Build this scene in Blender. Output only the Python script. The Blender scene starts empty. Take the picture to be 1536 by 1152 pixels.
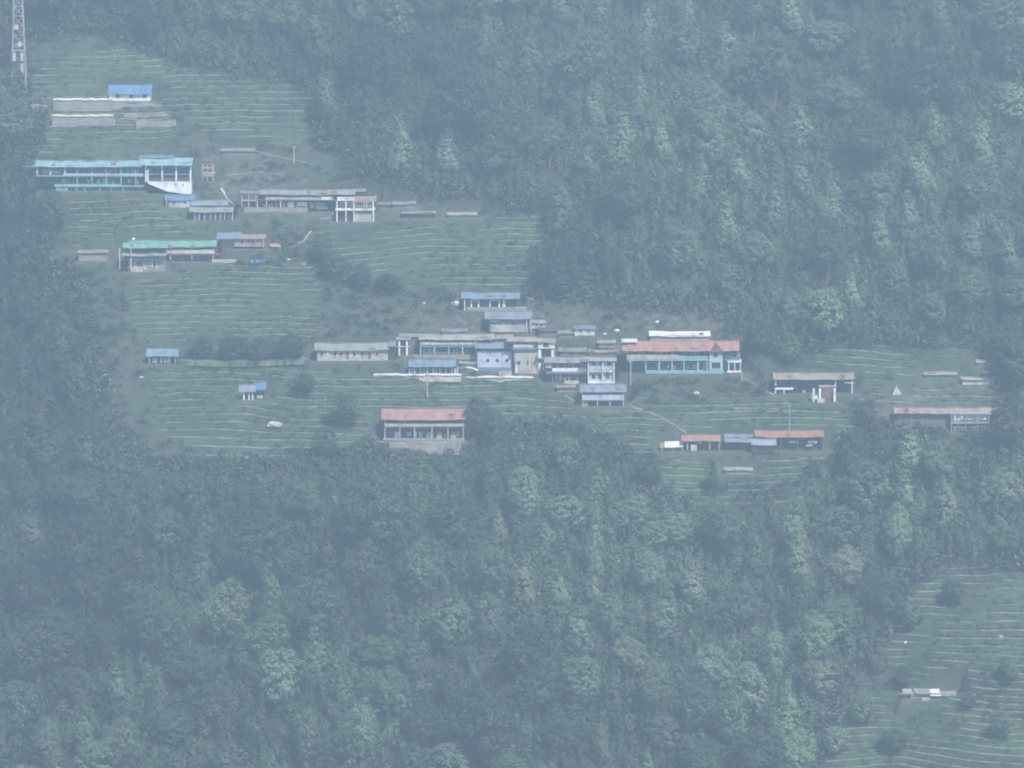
import bpy, math, random
import numpy as np
random.seed(7)
RNG = np.random.RandomState(11)
sc = bpy.context.scene
COL = sc.collection

# ------------------------------------------------------------------ camera model
TH = math.radians(8.0)
DIST = 1400.0
FPX = 1536 * DIST / 276.0
ST, CT = math.sin(TH), math.cos(TH)
TT = math.tan(TH)
CAM = np.array([0.0, -DIST * CT, DIST * ST])
FWD = np.array([0.0, CT, -ST])
UPV = np.array([0.0, ST, CT])


def project(x, y, z):
    dx, dy, dz = x - CAM[0], y - CAM[1], z - CAM[2]
    f = dy * FWD[1] + dz * FWD[2]
    u = dy * UPV[1] + dz * UPV[2]
    return 768 + FPX * dx / f, 576 - FPX * u / f


# ------------------------------------------------------------------ noise
def _hash(ix, iy, seed):
    n = (ix.astype(np.int64) * 374761393 + iy.astype(np.int64) * 668265263 + seed * 1442695041) & 0x7fffffff
    n = (n ^ (n >> 13)) * 1274126177 & 0x7fffffff
    n = n ^ (n >> 16)
    return (n & 0xffff) / 65535.0


def vnoise(x, y, seed=0):
    x = np.asarray(x, float); y = np.asarray(y, float)
    ix = np.floor(x); iy = np.floor(y)
    fx = x - ix; fy = y - iy
    fx = fx * fx * fx * (fx * (fx * 6 - 15) + 10); fy = fy * fy * fy * (fy * (fy * 6 - 15) + 10)
    a = _hash(ix, iy, seed); b = _hash(ix + 1, iy, seed)
    c = _hash(ix, iy + 1, seed); d = _hash(ix + 1, iy + 1, seed)
    return ((a * (1 - fx) + b * fx) * (1 - fy) + (c * (1 - fx) + d * fx) * fy) * 2 - 1


def sstep(a, b, t):
    t = np.clip((t - a) / (b - a), 0, 1)
    return t * t * (3 - 2 * t)


# ------------------------------------------------------------------ painted region masks (polygons in image pixels, looked up through the camera projection)
GW, GH, CELL, OX, OY = 224, 184, 8, -128, -160


def poly_mask(polys, blur=1):
    px = OX + (np.arange(GW) + .5) * CELL
    py = OY + (np.arange(GH) + .5) * CELL
    X, Y = np.meshgrid(px, py)
    m = np.zeros(X.shape)
    for P in polys:
        ins = np.zeros(X.shape, bool)
        n = len(P)
        for i in range(n):
            x1, y1 = P[i]; x2, y2 = P[(i + 1) % n]
            c = ((y1 > Y) != (y2 > Y))
            with np.errstate(divide='ignore', invalid='ignore'):
                xi = (x2 - x1) * (Y - y1) / (y2 - y1 + 1e-9) + x1
            ins ^= c & (X < xi)
        m[ins] = 1
    for _ in range(blur):
        p = np.pad(m, 1, mode='edge')
        m = (p[:-2, 1:-1] + p[2:, 1:-1] + p[1:-1, :-2] + p[1:-1, 2:] + p[1:-1, 1:-1] * 2) / 6
    return m


def samp(m, px, py):
    u = np.clip((np.asarray(px, float) - OX) / CELL - .5, 0, GW - 1.001)
    v = np.clip((np.asarray(py, float) - OY) / CELL - .5, 0, GH - 1.001)
    i = u.astype(int); j = v.astype(int); a = u - i; b = v - j
    return (m[j, i] * (1 - a) + m[j, i + 1] * a) * (1 - b) + (m[j + 1, i] * (1 - a) + m[j + 1, i + 1] * a) * b


TERR = poly_mask([
    [(60, 80), (240, 70), (270, 110), (250, 200), (300, 235), (60, 240), (40, 160)],
    [(100, 292), (290, 300), (300, 345), (180, 378), (90, 392)],
    [(215, 405), (470, 395), (480, 440), (470, 508), (240, 520), (190, 470)],
    [(480, 335), (800, 318), (850, 350), (800, 405), (790, 430), (610, 435), (520, 400), (470, 365)],
    [(225, 548), (470, 552), (600, 580), (560, 650), (480, 690), (330, 700), (230, 640)],
    [(540, 572), (860, 572), (980, 600), (1240, 590), (1300, 640), (1200, 760), (960, 760), (930, 690), (860, 640), (700, 640), (560, 640)],
    [(1180, 535), (1260, 510), (1480, 512), (1500, 560), (1490, 608), (1300, 612), (1180, 565)],
    [(1345, 890), (1420, 850), (1700, 840), (1700, 1300), (1180, 1300), (1240, 1110), (1290, 1010), (1330, 960)],
    [(560, 660), (690, 660), (700, 715), (600, 715)],
    [(262, 108), (400, 102), (472, 130), (485, 195), (440, 225), (380, 205), (300, 195), (250, 150)],
], 2)
SMOOTHF = poly_mask([[(265, 112), (400, 105), (470, 130), (480, 190), (360, 205), (300, 190)]], 2)
FOREST = poly_mask([
    [(330, -160), (1700, -160), (1700, 560), (1500, 560), (1488, 520), (1400, 510), (1260, 505), (1185, 536), (1120, 505),
     (1105, 462), (960, 452), (890, 436), (800, 440), (792, 405), (850, 350), (805, 312), (760, 292), (640, 285), (570, 265),
     (490, 205), (470, 130), (330, 98), (250, 74), (170, 40), (110, 34), (60, 60), (44, 20), (44, -160)],
    [(-130, -160), (14, -160), (20, 130), (62, 185), (38, 235), (30, 262), (60, 300), (62, 385), (105, 415), (128, 480), (140, 555),
     (150, 625), (215, 698), (330, 712), (440, 688), (560, 692), (690, 712), (700, 640), (735, 630), (780, 655),
     (850, 650), (930, 672), (960, 752), (1080, 745), (1185, 742), (1245, 690), (1290, 655), (1340, 640), (1420, 655),
     (1536, 690), (1700, 690), (1700, 838), (1500, 845), (1410, 832), (1345, 880), (1325, 960), (1270, 1000), (1235, 1100),
     (1190, 1400), (-130, 1400)],
], 1)
BARE = poly_mask([[(600, 445), (690, 470), (960, 440), (1100, 465), (1110, 505), (930, 500), (700, 512), (600, 500)],
                  [(290, 205), (380, 205), (480, 280), (560, 275), (600, 330), (350, 345), (300, 260)],
                  [(170, 140), (270, 150), (280, 195), (60, 195), (40, 145)],
                  [(1290, 590), (1520, 560), (1536, 660), (1400, 650), (1300, 640)]], 2)


def widen(m, n):
    for _ in range(n):
        p = np.pad(m, 1, mode='edge')
        m = (p[:-2, 1:-1] + p[2:, 1:-1] + p[1:-1, :-2] + p[1:-1, 2:] + p[1:-1, 1:-1] * 2) / 6
    return m


FWIDE = widen(FOREST, 14)
BOXES = []         # where buildings show, so that no bush is planted across them


def clear_of_houses(px, py):
    k = np.ones(np.shape(px), bool)
    for (a, b, c, d) in BOXES:
        k &= ~((px > a) & (px < b) & (py > c) & (py < d))
    return k


# ------------------------------------------------------------------ terrain
def H0(x, y):
    x = np.asarray(x, float); y = np.asarray(y, float)
    z = 0.62 * y
    win = sstep(-420, -250, y) * (1 - sstep(230, 320, y))
    z = z + win * (5.0 * vnoise(x / 95 + 3.2, y / 120 + 1.7, 1) + 2.0 * vnoise(x / 42, y / 60, 2) + .7 * vnoise(x / 17, y / 21, 3))
    # ravine along the far-left flank, and a crease above the village
    z = z - win * 9.0 * np.exp(-((x + 128 + .12 * y) / 14.0) ** 2) * sstep(-140, -40, y) * (1 - sstep(40, 110, y))
    z = z - win * 4.0 * np.exp(-((x - 14 - .15 * y) / 10.0) ** 2) * sstep(20, 60, y)
    z = z - win * 4.0 * np.exp(-((x - 92) / 12.0) ** 2) * (1 - sstep(-40, -10, y))
    # summit shoulder above the frame
    z = np.where(y > 300, 186 + (z - 186) * .0 + 6 * vnoise(x / 90, y / 90, 5), z) * sstep(0, 1, 1 + 0 * y)
    # valley floor and the slope the photographer stands on
    floor = -318 + 3 * vnoise(x / 60, y / 60, 8)
    z = np.maximum(z, floor)
    near = 195 - 2.2 - 0.8 * np.clip(y + 1380, 0, 900)
    z = np.where(y < -700, np.maximum(floor, np.minimum(near, 192.5)), z)
    return z


STEP = 1.5
PADS = []          # (cx, cy, halfwidth, depth, z, yaw)


def terr_u(x, y, h):
    return h / STEP + 1.3 * vnoise(x / 70 + 7, y / 70, 21) + .45 * vnoise(x / 26, y / 26, 23) + .17 * vnoise(x / 8, y / 8, 22)


def pad_w(x, y):
    w = np.zeros(np.shape(x)); zz = np.zeros(np.shape(x))
    for (cx, cy, hw, dep, z, yaw) in PADS:
        sel = (np.abs(x - cx) < hw + dep + 8) & (np.abs(y - cy) < dep + hw + 8)
        if not np.any(sel):
            continue
        c, s = math.cos(-yaw), math.sin(-yaw)
        lx = (x - cx) * c - (y - cy) * s
        ly = (x - cx) * s + (y - cy) * c
        d = np.maximum(np.abs(lx) - hw, np.maximum(-.3 - ly, ly - dep))
        k = (1 - sstep(0, 2.2, d)) * sel
        up = k > w
        zz = np.where(up, z, zz); w = np.where(up, k, w)
    return w, zz


def terrain(x, y, full=False, pads=True):
    x = np.asarray(x, float); y = np.asarray(y, float)
    h = H0(x, y)
    px, py = project(x, y, h)
    vis = (np.abs(x) < 330) & (y > -300) & (y < 300)
    tm = np.where(vis, samp(TERR, px, py), 0)
    tm = sstep(.3, .7, tm + .18 * vnoise(x / 11, y / 11, 31))
    bare = np.where(vis, samp(BARE, px, py), 0)
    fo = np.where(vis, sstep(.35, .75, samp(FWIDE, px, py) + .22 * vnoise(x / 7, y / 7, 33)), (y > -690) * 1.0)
    u = terr_u(x, y, h)
    k = np.floor(u); f = u - k
    prof = .22 * f + .78 * sstep(.58, .98, f)
    zt = h + (k + prof - u) * STEP * .95
    rough = .28 * vnoise(x / 3.1, y / 3.1, 41) + .14 * vnoise(x / 1.3, y / 1.3, 42)
    z = h * (1 - tm) + zt * tm + rough * (1 - .75 * tm)
    pw = np.zeros(np.shape(x))
    if pads and PADS:
        pw, pz = pad_w(x, y)
        z = z * (1 - pw) + pz * pw
    if full:
        return z, u, tm, bare, pw, fo
    return z


def cast(px, py, pads=False):
    """ground point seen at a photo pixel"""
    d = FWD + np.array([1, 0, 0]) * (px - 768) / FPX - UPV * (py - 576) / FPX
    t = np.arange(1100, 1800, 1.0)
    X = CAM[0] + d[0] * t; Y = CAM[1] + d[1] * t; Z = CAM[2] + d[2] * t
    below = Z < terrain(X, Y, pads=pads)
    i = int(np.argmax(below)) if below.any() else len(t) - 1
    t = np.linspace(t[i] - 1, t[i], 24)
    X = CAM[0] + d[0] * t; Y = CAM[1] + d[1] * t; Z = CAM[2] + d[2] * t
    below = Z < terrain(X, Y, pads=pads)
    i = int(np.argmax(below)) if below.any() else 23
    return np.array([X[i], Y[i], Z[i]])


def mpp_at(p):
    return float((p[1] - CAM[1]) * FWD[1] + (p[2] - CAM[2]) * FWD[2]) / FPX


# ------------------------------------------------------------------ materials
def nn(nt, t, **kw):
    n = nt.nodes.new(t)
    for k, v in kw.items():
        setattr(n, k, v)
    return n


MATS = {}


def mat(name, col, rough=.7, var=.25, scale=.8, kind=None, metal=0.0):
    """painted / weathered surface with uneven tone, stains and, for sheet roofs, corrugation"""
    if name in MATS:
        return MATS[name]
    m = bpy.data.materials.new(name); m.use_nodes = True
    nt = m.node_tree; L = nt.links
    b = nt.nodes['Principled BSDF']
    b.inputs['Roughness'].default_value = rough
    b.inputs['Metallic'].default_value = metal
    geo = nn(nt, 'ShaderNodeNewGeometry')
    mp = nn(nt, 'ShaderNodeMapping')
    L.new(geo.outputs['Position'], mp.inputs['Vector'])
    if kind == 'sheet':
        mp.inputs['Scale'].default_value = (1.1, .12, .12)
    elif kind == 'streak':
        mp.inputs['Scale'].default_value = (1, 1, .35)
    n1 = nn(nt, 'ShaderNodeTexNoise'); n1.inputs['Scale'].default_value = scale; n1.inputs['Detail'].default_value = 5
    L.new(mp.outputs['Vector'], n1.inputs['Vector'])
    n2 = nn(nt, 'ShaderNodeTexNoise'); n2.inputs['Scale'].default_value = .35; n2.inputs['Detail'].default_value = 4
    L.new(geo.outputs['Position'], n2.inputs['Vector'])
    r1 = nn(nt, 'ShaderNodeMapRange'); r1.inputs[1].default_value = .3; r1.inputs[2].default_value = .7
    r1.inputs[3].default_value = 1 - var; r1.inputs[4].default_value = 1 + var * .5
    L.new(n1.outputs['Fac'], r1.inputs['Value'])
    mul = nn(nt, 'ShaderNodeMix', data_type='RGBA', blend_type='MULTIPLY'); mul.inputs[0].default_value = 1
    mul.inputs[6].default_value = (*col, 1)
    L.new(r1.outputs[0], mul.inputs[7])
    r2 = nn(nt, 'ShaderNodeMapRange'); r2.inputs[1].default_value = .48; r2.inputs[2].default_value = .68
    r2.inputs[3].default_value = 0; r2.inputs[4].default_value = .45
    L.new(n2.outputs['Fac'], r2.inputs['Value'])
    mx = nn(nt, 'ShaderNodeMix', data_type='RGBA')
    st = (.17, .12, .085) if kind == 'sheet' else (.16, .15, .12)
    mx.inputs[7].default_value = (*st, 1)
    L.new(mul.outputs[2], mx.inputs[6]); L.new(r2.outputs[0], mx.inputs[0])
    L.new(mx.outputs[2], b.inputs['Base Color'])
    if kind == 'sheet':
        w = nn(nt, 'ShaderNodeTexWave'); w.inputs['Scale'].default_value = 1.3
        L.new(geo.outputs['Position'], w.inputs['Vector'])
        bp = nn(nt, 'ShaderNodeBump'); bp.inputs['Strength'].default_value = .4; bp.inputs['Distance'].default_value = .05
        L.new(w.outputs['Fac'], bp.inputs['Height']); L.new(bp.outputs['Normal'], b.inputs['Normal'])
    elif kind == 'stone':
        v = nn(nt, 'ShaderNodeTexVoronoi'); v.inputs['Scale'].default_value = 2.4
        L.new(geo.outputs['Position'], v.inputs['Vector'])
        bp = nn(nt, 'ShaderNodeBump'); bp.inputs['Strength'].default_value = .7; bp.inputs['Distance'].default_value = .12
        L.new(v.outputs['Distance'], bp.inputs['Height']); L.new(bp.outputs['Normal'], b.inputs['Normal'])
    MATS[name] = m
    return m


M = {
    'blue': mat('blue_sheet_roof', (.10, .21, .37), .45, .2, .8, 'sheet'),
    'paleblue': mat('faded_blue_sheet_roof', (.16, .24, .31), .5, .25, .8, 'sheet'),
    'greyblue': mat('grey_blue_sheet_roof', (.20, .235, .29), .5, .25, .8, 'sheet'),
    'turq': mat('turquoise_sheet_roof', (.24, .41, .44), .45, .16, .8, 'sheet'),
    'green': mat('green_sheet_roof', (.16, .36, .27), .5, .2, .8, 'sheet'),
    'greygreen': mat('grey_green_sheet_roof', (.24, .27, .22), .6, .2, .8, 'sheet'),
    'red': mat('red_sheet_roof', (.37, .19, .155), .55, .22, .8, 'sheet'),
    'orange': mat('orange_red_sheet_roof', (.36, .18, .12), .55, .25, .8, 'sheet'),
    'grey': mat('grey_sheet_roof', (.30, .30, .29), .5, .25, .8, 'sheet'),
    'beige': mat('beige_slate_roof', (.33, .30, .26), .8, .25, 1.2, 'sheet'),
    'rusty': mat('rusty_sheet_roof', (.32, .25, .21), .7, .3, .9, 'sheet'),
    'brown': mat('brown_sheet_roof', (.24, .18, .15), .7, .3, .9, 'sheet'),
    'whiteroof': mat('white_sheet_roof', (.80, .82, .82), .4, .1, .8, 'sheet'),
    'white': mat('white_paint', (.80, .80, .78), .6, .15, .8, 'streak'),
    'cream': mat('cream_paint', (.72, .68, .45), .6, .15, .8, 'streak'),
    'offwhite': mat('weathered_whitewash', (.55, .54, .50), .8, .3, .9, 'streak'),
    'bluewhite': mat('bluish_white_paint', (.46, .52, .60), .7, .2, .9, 'streak'),
    'bluepaint': mat('blue_paint', (.15, .22, .34), .6, .2, .9, 'streak'),
    'tealpaint': mat('teal_paint', (.22, .42, .46), .6, .2, .9, 'streak'),
    'paleteal': mat('pale_teal_paint', (.38, .52, .54), .6, .2, .9, 'streak'),
    'stone': mat('dry_stone', (.30, .28, .25), .9, .4, 1.5, 'stone'),
    'palestone': mat('pale_stone', (.48, .45, .38), .9, .3, 1.5, 'stone'),
    'pinkstone': mat('pinkish_stone', (.42, .33, .29), .9, .3, 1.5, 'stone'),
    'concrete': mat('concrete', (.42, .41, .38), .85, .3, .8, 'streak'),
    'wood': mat('weathered_wood', (.19, .14, .10), .85, .35, 1.5, 'streak'),
    'palewood': mat('pale_wood', (.46, .38, .28), .8, .3, 1.5, 'streak'),
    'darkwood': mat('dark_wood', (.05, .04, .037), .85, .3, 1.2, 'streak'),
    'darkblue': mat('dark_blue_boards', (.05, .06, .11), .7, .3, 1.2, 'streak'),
    'redbrown': mat('red_brown_boards', (.20, .07, .06), .75, .3, 1.2, 'streak'),
    'glass': mat('dark_window_glass', (.025, .03, .035), .12, .1, 1),
    'tarpblue': mat('blue_tarp', (.10, .48, .95), .35, .15, 1.5),
    'tarporange': mat('orange_tarp', (.38, .24, .18), .45, .2, 1.5),
    'steel': mat('galvanised_steel', (.42, .43, .44), .45, .2, 1, 'streak'),
    'redsteel': mat('faded_red_steel', (.44, .30, .28), .55, .2, 1, 'streak'),
    'bark': mat('grey_bark', (.12, .10, .08), .9, .35, 2, 'streak'),
    'earth': mat('trodden_earth', (.32, .27, .20), .95, .3, 1.2),
}


def leaf_mat(name, use_color, lo, hi):
    m = bpy.data.materials.new(name); m.use_nodes = True
    nt = m.node_tree; L = nt.links
    nt.nodes.remove(nt.nodes['Principled BSDF'])
    out = nt.nodes['Material Output']
    oi = nn(nt, 'ShaderNodeObjectInfo')
    tc = nn(nt, 'ShaderNodeTexCoord')
    no = nn(nt, 'ShaderNodeTexNoise'); no.inputs['Scale'].default_value = .55; no.inputs['Detail'].default_value = 3
    L.new(tc.outputs['Object'], no.inputs['Vector'])
    if use_color:
        base = oi.outputs['Color']
    else:
        rp = nn(nt, 'ShaderNodeMix', data_type='RGBA')
        rp.inputs[6].default_value = (*lo, 1); rp.inputs[7].default_value = (*hi, 1)
        src = oi.outputs['Random']
        if name == 'understory_leaves':
            ta = nn(nt, 'ShaderNodeAttribute'); ta.attribute_type = 'INSTANCER'; ta.attribute_name = 'tone'; src = ta.outputs['Fac']
        L.new(src, rp.inputs[0]); base = rp.outputs[2]
    hs = nn(nt, 'ShaderNodeHueSaturation')
    L.new(base, hs.inputs['Color'])
    r = nn(nt, 'ShaderNodeMapRange'); r.inputs[1].default_value = .3; r.inputs[2].default_value = .7
    r.inputs[3].default_value = .72; r.inputs[4].default_value = 1.35
    L.new(no.outputs['Fac'], r.inputs['Value']); L.new(r.outputs[0], hs.inputs['Value'])
    r2 = nn(nt, 'ShaderNodeMapRange'); r2.inputs[1].default_value = .3; r2.inputs[2].default_value = .7
    r2.inputs[3].default_value = .515; r2.inputs[4].default_value = .485
    L.new(no.outputs['Fac'], r2.inputs['Value']); L.new(r2.outputs[0], hs.inputs['Hue'])
    d = nn(nt, 'ShaderNodeBsdfDiffuse'); t = nn(nt, 'ShaderNodeBsdfTranslucent'); mx = nn(nt, 'ShaderNodeMixShader')
    mx.inputs[0].default_value = .16
    L.new(hs.outputs['Color'], d.inputs['Color']); L.new(hs.outputs['Color'], t.inputs['Color'])
    L.new(d.outputs[0], mx.inputs[1]); L.new(t.outputs[0], mx.inputs[2])
    gl = nn(nt, 'ShaderNodeBsdfGlossy'); gl.inputs['Roughness'].default_value = .6
    gl.inputs['Color'].default_value = (.9, .9, .9, 1)
    m2 = nn(nt, 'ShaderNodeMixShader'); m2.inputs[0].default_value = .04
    L.new(mx.outputs[0], m2.inputs[1]); L.new(gl.outputs[0], m2.inputs[2])
    L.new(m2.outputs[0], out.inputs['Surface'])
    return m


LEAF = leaf_mat('tree_leaves', True, None, None)
FILL_LEAF = leaf_mat('understory_leaves', False, (.036, .06, .038), (.14, .205, .11))
TUFT_LEAF = leaf_mat('field_greens', False, (.03, .052, .028), (.075, .11, .052))
SCRUB_LEAF = leaf_mat('scrub_leaves', False, (.026, .045, .026), (.085, .11, .062))


def ground_mat():
    m = bpy.data.materials.new('hillside_ground'); m.use_nodes = True
    nt = m.node_tree; L = nt.links
    b = nt.nodes['Principled BSDF']; b.inputs['Roughness'].default_value = .95

    def attr(n):
        a = nn(nt, 'ShaderNodeAttribute'); a.attribute_name = n
        return a.outputs['Fac']

    def noise(scale, detail=4):
        n = nn(nt, 'ShaderNodeTexNoise'); n.inputs['Scale'].default_value = scale; n.inputs['Detail'].default_value = detail
        L.new(geo.outputs['Position'], n.inputs['Vector'])
        return n.outputs['Fac']

    def rng(v, a, b_, c=0., d=1.):
        r = nn(nt, 'ShaderNodeMapRange'); r.inputs[1].default_value = a; r.inputs[2].default_value = b_
        r.inputs[3].default_value = c; r.inputs[4].default_value = d
        L.new(v, r.inputs['Value'])
        return r.outputs[0]

    def math_(op, a, b_):
        n = nn(nt, 'ShaderNodeMath', operation=op)
        for i, v in enumerate((a, b_)):
            if hasattr(v, 'links'):
                L.new(v, n.inputs[i])
            elif v is not None:
                n.inputs[i].default_value = v
        return n.outputs[0]

    def mix(f, a, c):
        n = nn(nt, 'ShaderNodeMix', data_type='RGBA')
        for sock, v in ((n.inputs[0], f), (n.inputs[6], a), (n.inputs[7], c)):
            if hasattr(v, 'links'):
                L.new(v, sock)
            elif isinstance(v, tuple):
                sock.default_value = (*v, 1)
            else:
                sock.default_value = v
        return n.outputs[2]

    geo = nn(nt, 'ShaderNodeNewGeometry')
    field = mix(rng(noise(.05, 5), .4, .6), (.035, .056, .034), (.058, .09, .048))
    plot = nn(nt, 'ShaderNodeTexVoronoi'); plot.inputs['Scale'].default_value = 1.0
    pm = nn(nt, 'ShaderNodeMapping'); pm.inputs['Scale'].default_value = (.06, .16, .16)
    L.new(geo.outputs['Position'], pm.inputs['Vector']); L.new(pm.outputs['Vector'], plot.inputs['Vector'])
    sx = nn(nt, 'ShaderNodeSeparateColor'); L.new(plot.outputs['Color'], sx.inputs[0])
    field = mix(rng(sx.outputs[0], .55, .95, 0, .6), field, (.05, .063, .042))
    field = mix(rng(sx.outputs[1], .6, .95, 0, .6), field, (.062, .095, .04))
    field = mix(rng(noise(.9, 4), .45, .7, 0, .6), field, (.026, .04, .024))
    wild = mix(rng(noise(.12, 5), .35, .65), (.03, .046, .028), (.052, .066, .04))
    wild = mix(rng(noise(1.1, 5), .52, .72, 0, .7), wild, (.10, .10, .065))
    soil = mix(rng(noise(.8, 5), .35, .7), (.055, .058, .042), (.125, .118, .09))
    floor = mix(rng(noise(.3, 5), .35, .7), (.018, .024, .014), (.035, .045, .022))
    c = mix(attr('tm'), wild, field)
    c = mix(rng(math_('MULTIPLY', attr('bare'), noise(.4, 5)), .34, .62), c, soil)
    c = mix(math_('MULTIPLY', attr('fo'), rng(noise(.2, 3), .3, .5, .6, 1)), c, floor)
    # pale trodden lip of each terrace: dry stone and straw along the edge
    fr = math_('FRACT', math_('ADD', attr('u'), .06), None)
    d = math_('ABSOLUTE', math_('SUBTRACT', fr, .03), None)
    lip = rng(d, .035, .085, 1, 0)
    lip = math_('MULTIPLY', lip, rng(noise(.07, 3), .36, .52))
    lip = math_('MULTIPLY', lip, rng(noise(.6, 3), .3, .55, .35, 1))
    lip = math_('MULTIPLY', lip, attr('tm'))
    lip = math_('MULTIPLY', lip, rng(attr('pad'), .0, .02, 1, 0))
    c = mix(lip, c, (.30, .305, .225))
    c = mix(rng(attr('pad'), .15, .8, 0, .65), c, soil)
    L.new(c, b.inputs['Base Color'])
    return m


# ------------------------------------------------------------------ mesh builder
class MB:
    def __init__(s):
        s.v = []; s.f = []

    def add(s, vs, fs):
        o = len(s.v); s.v += [tuple(map(float, v)) for v in vs]; s.f += [tuple(o + i for i in f) for f in fs]
        return s

    def box(s, x0, x1, y0, y1, z0, z1):
        vs = [(x0, y0, z0), (x1, y0, z0), (x1, y1, z0), (x0, y1, z0), (x0, y0, z1), (x1, y0, z1), (x1, y1, z1), (x0, y1, z1)]
        return s.add(vs, [(0, 3, 2, 1), (4, 5, 6, 7), (0, 1, 5, 4), (1, 2, 6, 5), (2, 3, 7, 6), (3, 0, 4, 7)])

    def tube(s, pts, r, n=6, r1=None):
        pts = [np.array(p, float) for p in pts]
        rings = []
        for i, p in enumerate(pts):
            a = pts[max(i - 1, 0)]; b = pts[min(i + 1, len(pts) - 1)]
            t = (b - a) / (np.linalg.norm(b - a) + 1e-9)
            up = np.array([0, 0, 1.]) if abs(t[2]) < .9 else np.array([1., 0, 0])
            e = np.cross(t, up); e /= np.linalg.norm(e); g = np.cross(t, e)
            rr = r if r1 is None else r + (r1 - r) * i / (len(pts) - 1)
            rings.append([p + rr * (math.cos(2 * math.pi * k / n) * e + math.sin(2 * math.pi * k / n) * g) for k in range(n)])
        vs = [v for q in rings for v in q]
        fs = [(i * n + k, i * n + (k + 1) % n, (i + 1) * n + (k + 1) % n, (i + 1) * n + k) for i in range(len(pts) - 1) for k in range(n)]
        fs += [tuple(range(n))[::-1], tuple(range((len(pts) - 1) * n, len(pts) * n))]
        return s.add(vs, fs)

    def mesh(s, name, m):
        me = bpy.data.meshes.new(name); me.from_pydata(s.v, [], s.f); me.update()
        me.materials.append(m)
        return me

    def obj(s, name, m, parent=None, loc=(0, 0, 0), rotz=0.0):
        o = bpy.data.objects.new(name, s.mesh(name, m)); COL.objects.link(o)
        o.location = loc; o.rotation_euler = (0, 0, rotz)
        if parent:
            o.parent = parent
        return o


def tag(o, label=None, cat=None, group=None, kind=None):
    if label: o['label'] = label
    if cat: o['category'] = cat
    if group: o['group'] = group
    if kind: o['kind'] = kind
    return o


def empty(name, loc, rotz=0.0):
    o = bpy.data.objects.new(name, None); COL.objects.link(o)
    o.empty_display_size = .5; o.location = loc; o.rotation_euler = (0, 0, rotz)
    return o


# ------------------------------------------------------------------ buildings, described by their pixel bounds in the image
class Site:
    """a spot on the hill with its own metres per pixel: lx / lz turn image pixel positions into local metres"""

    def __init__(s, x0, x1, yb, dep, yaw=0.0):
        s.cx = (x0 + x1) / 2; s.yb = yb; s.dep = dep; s.yaw = yaw
        s.p = cast(s.cx, yb); s.k = mpp_at(s.p)
        s.w = (x1 - x0) * s.k
        BOXES.append((x0 - 4, x1 + 4, yb - min(48, 12 + dep * 4.6), yb + 1))
        PADS.append((s.p[0], s.p[1], s.w / 2 + .6, dep + .6, s.p[2], yaw))

    def lx(s, px): return (px - s.cx) * s.k / math.cos(s.yaw)

    def lz(s, py, d=0.0, px=None):
        z = (s.yb - py) * s.k / CT - d * TT
        if px is not None:
            z -= math.sin(s.yaw) * s.lx(px) * TT
        return z


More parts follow.
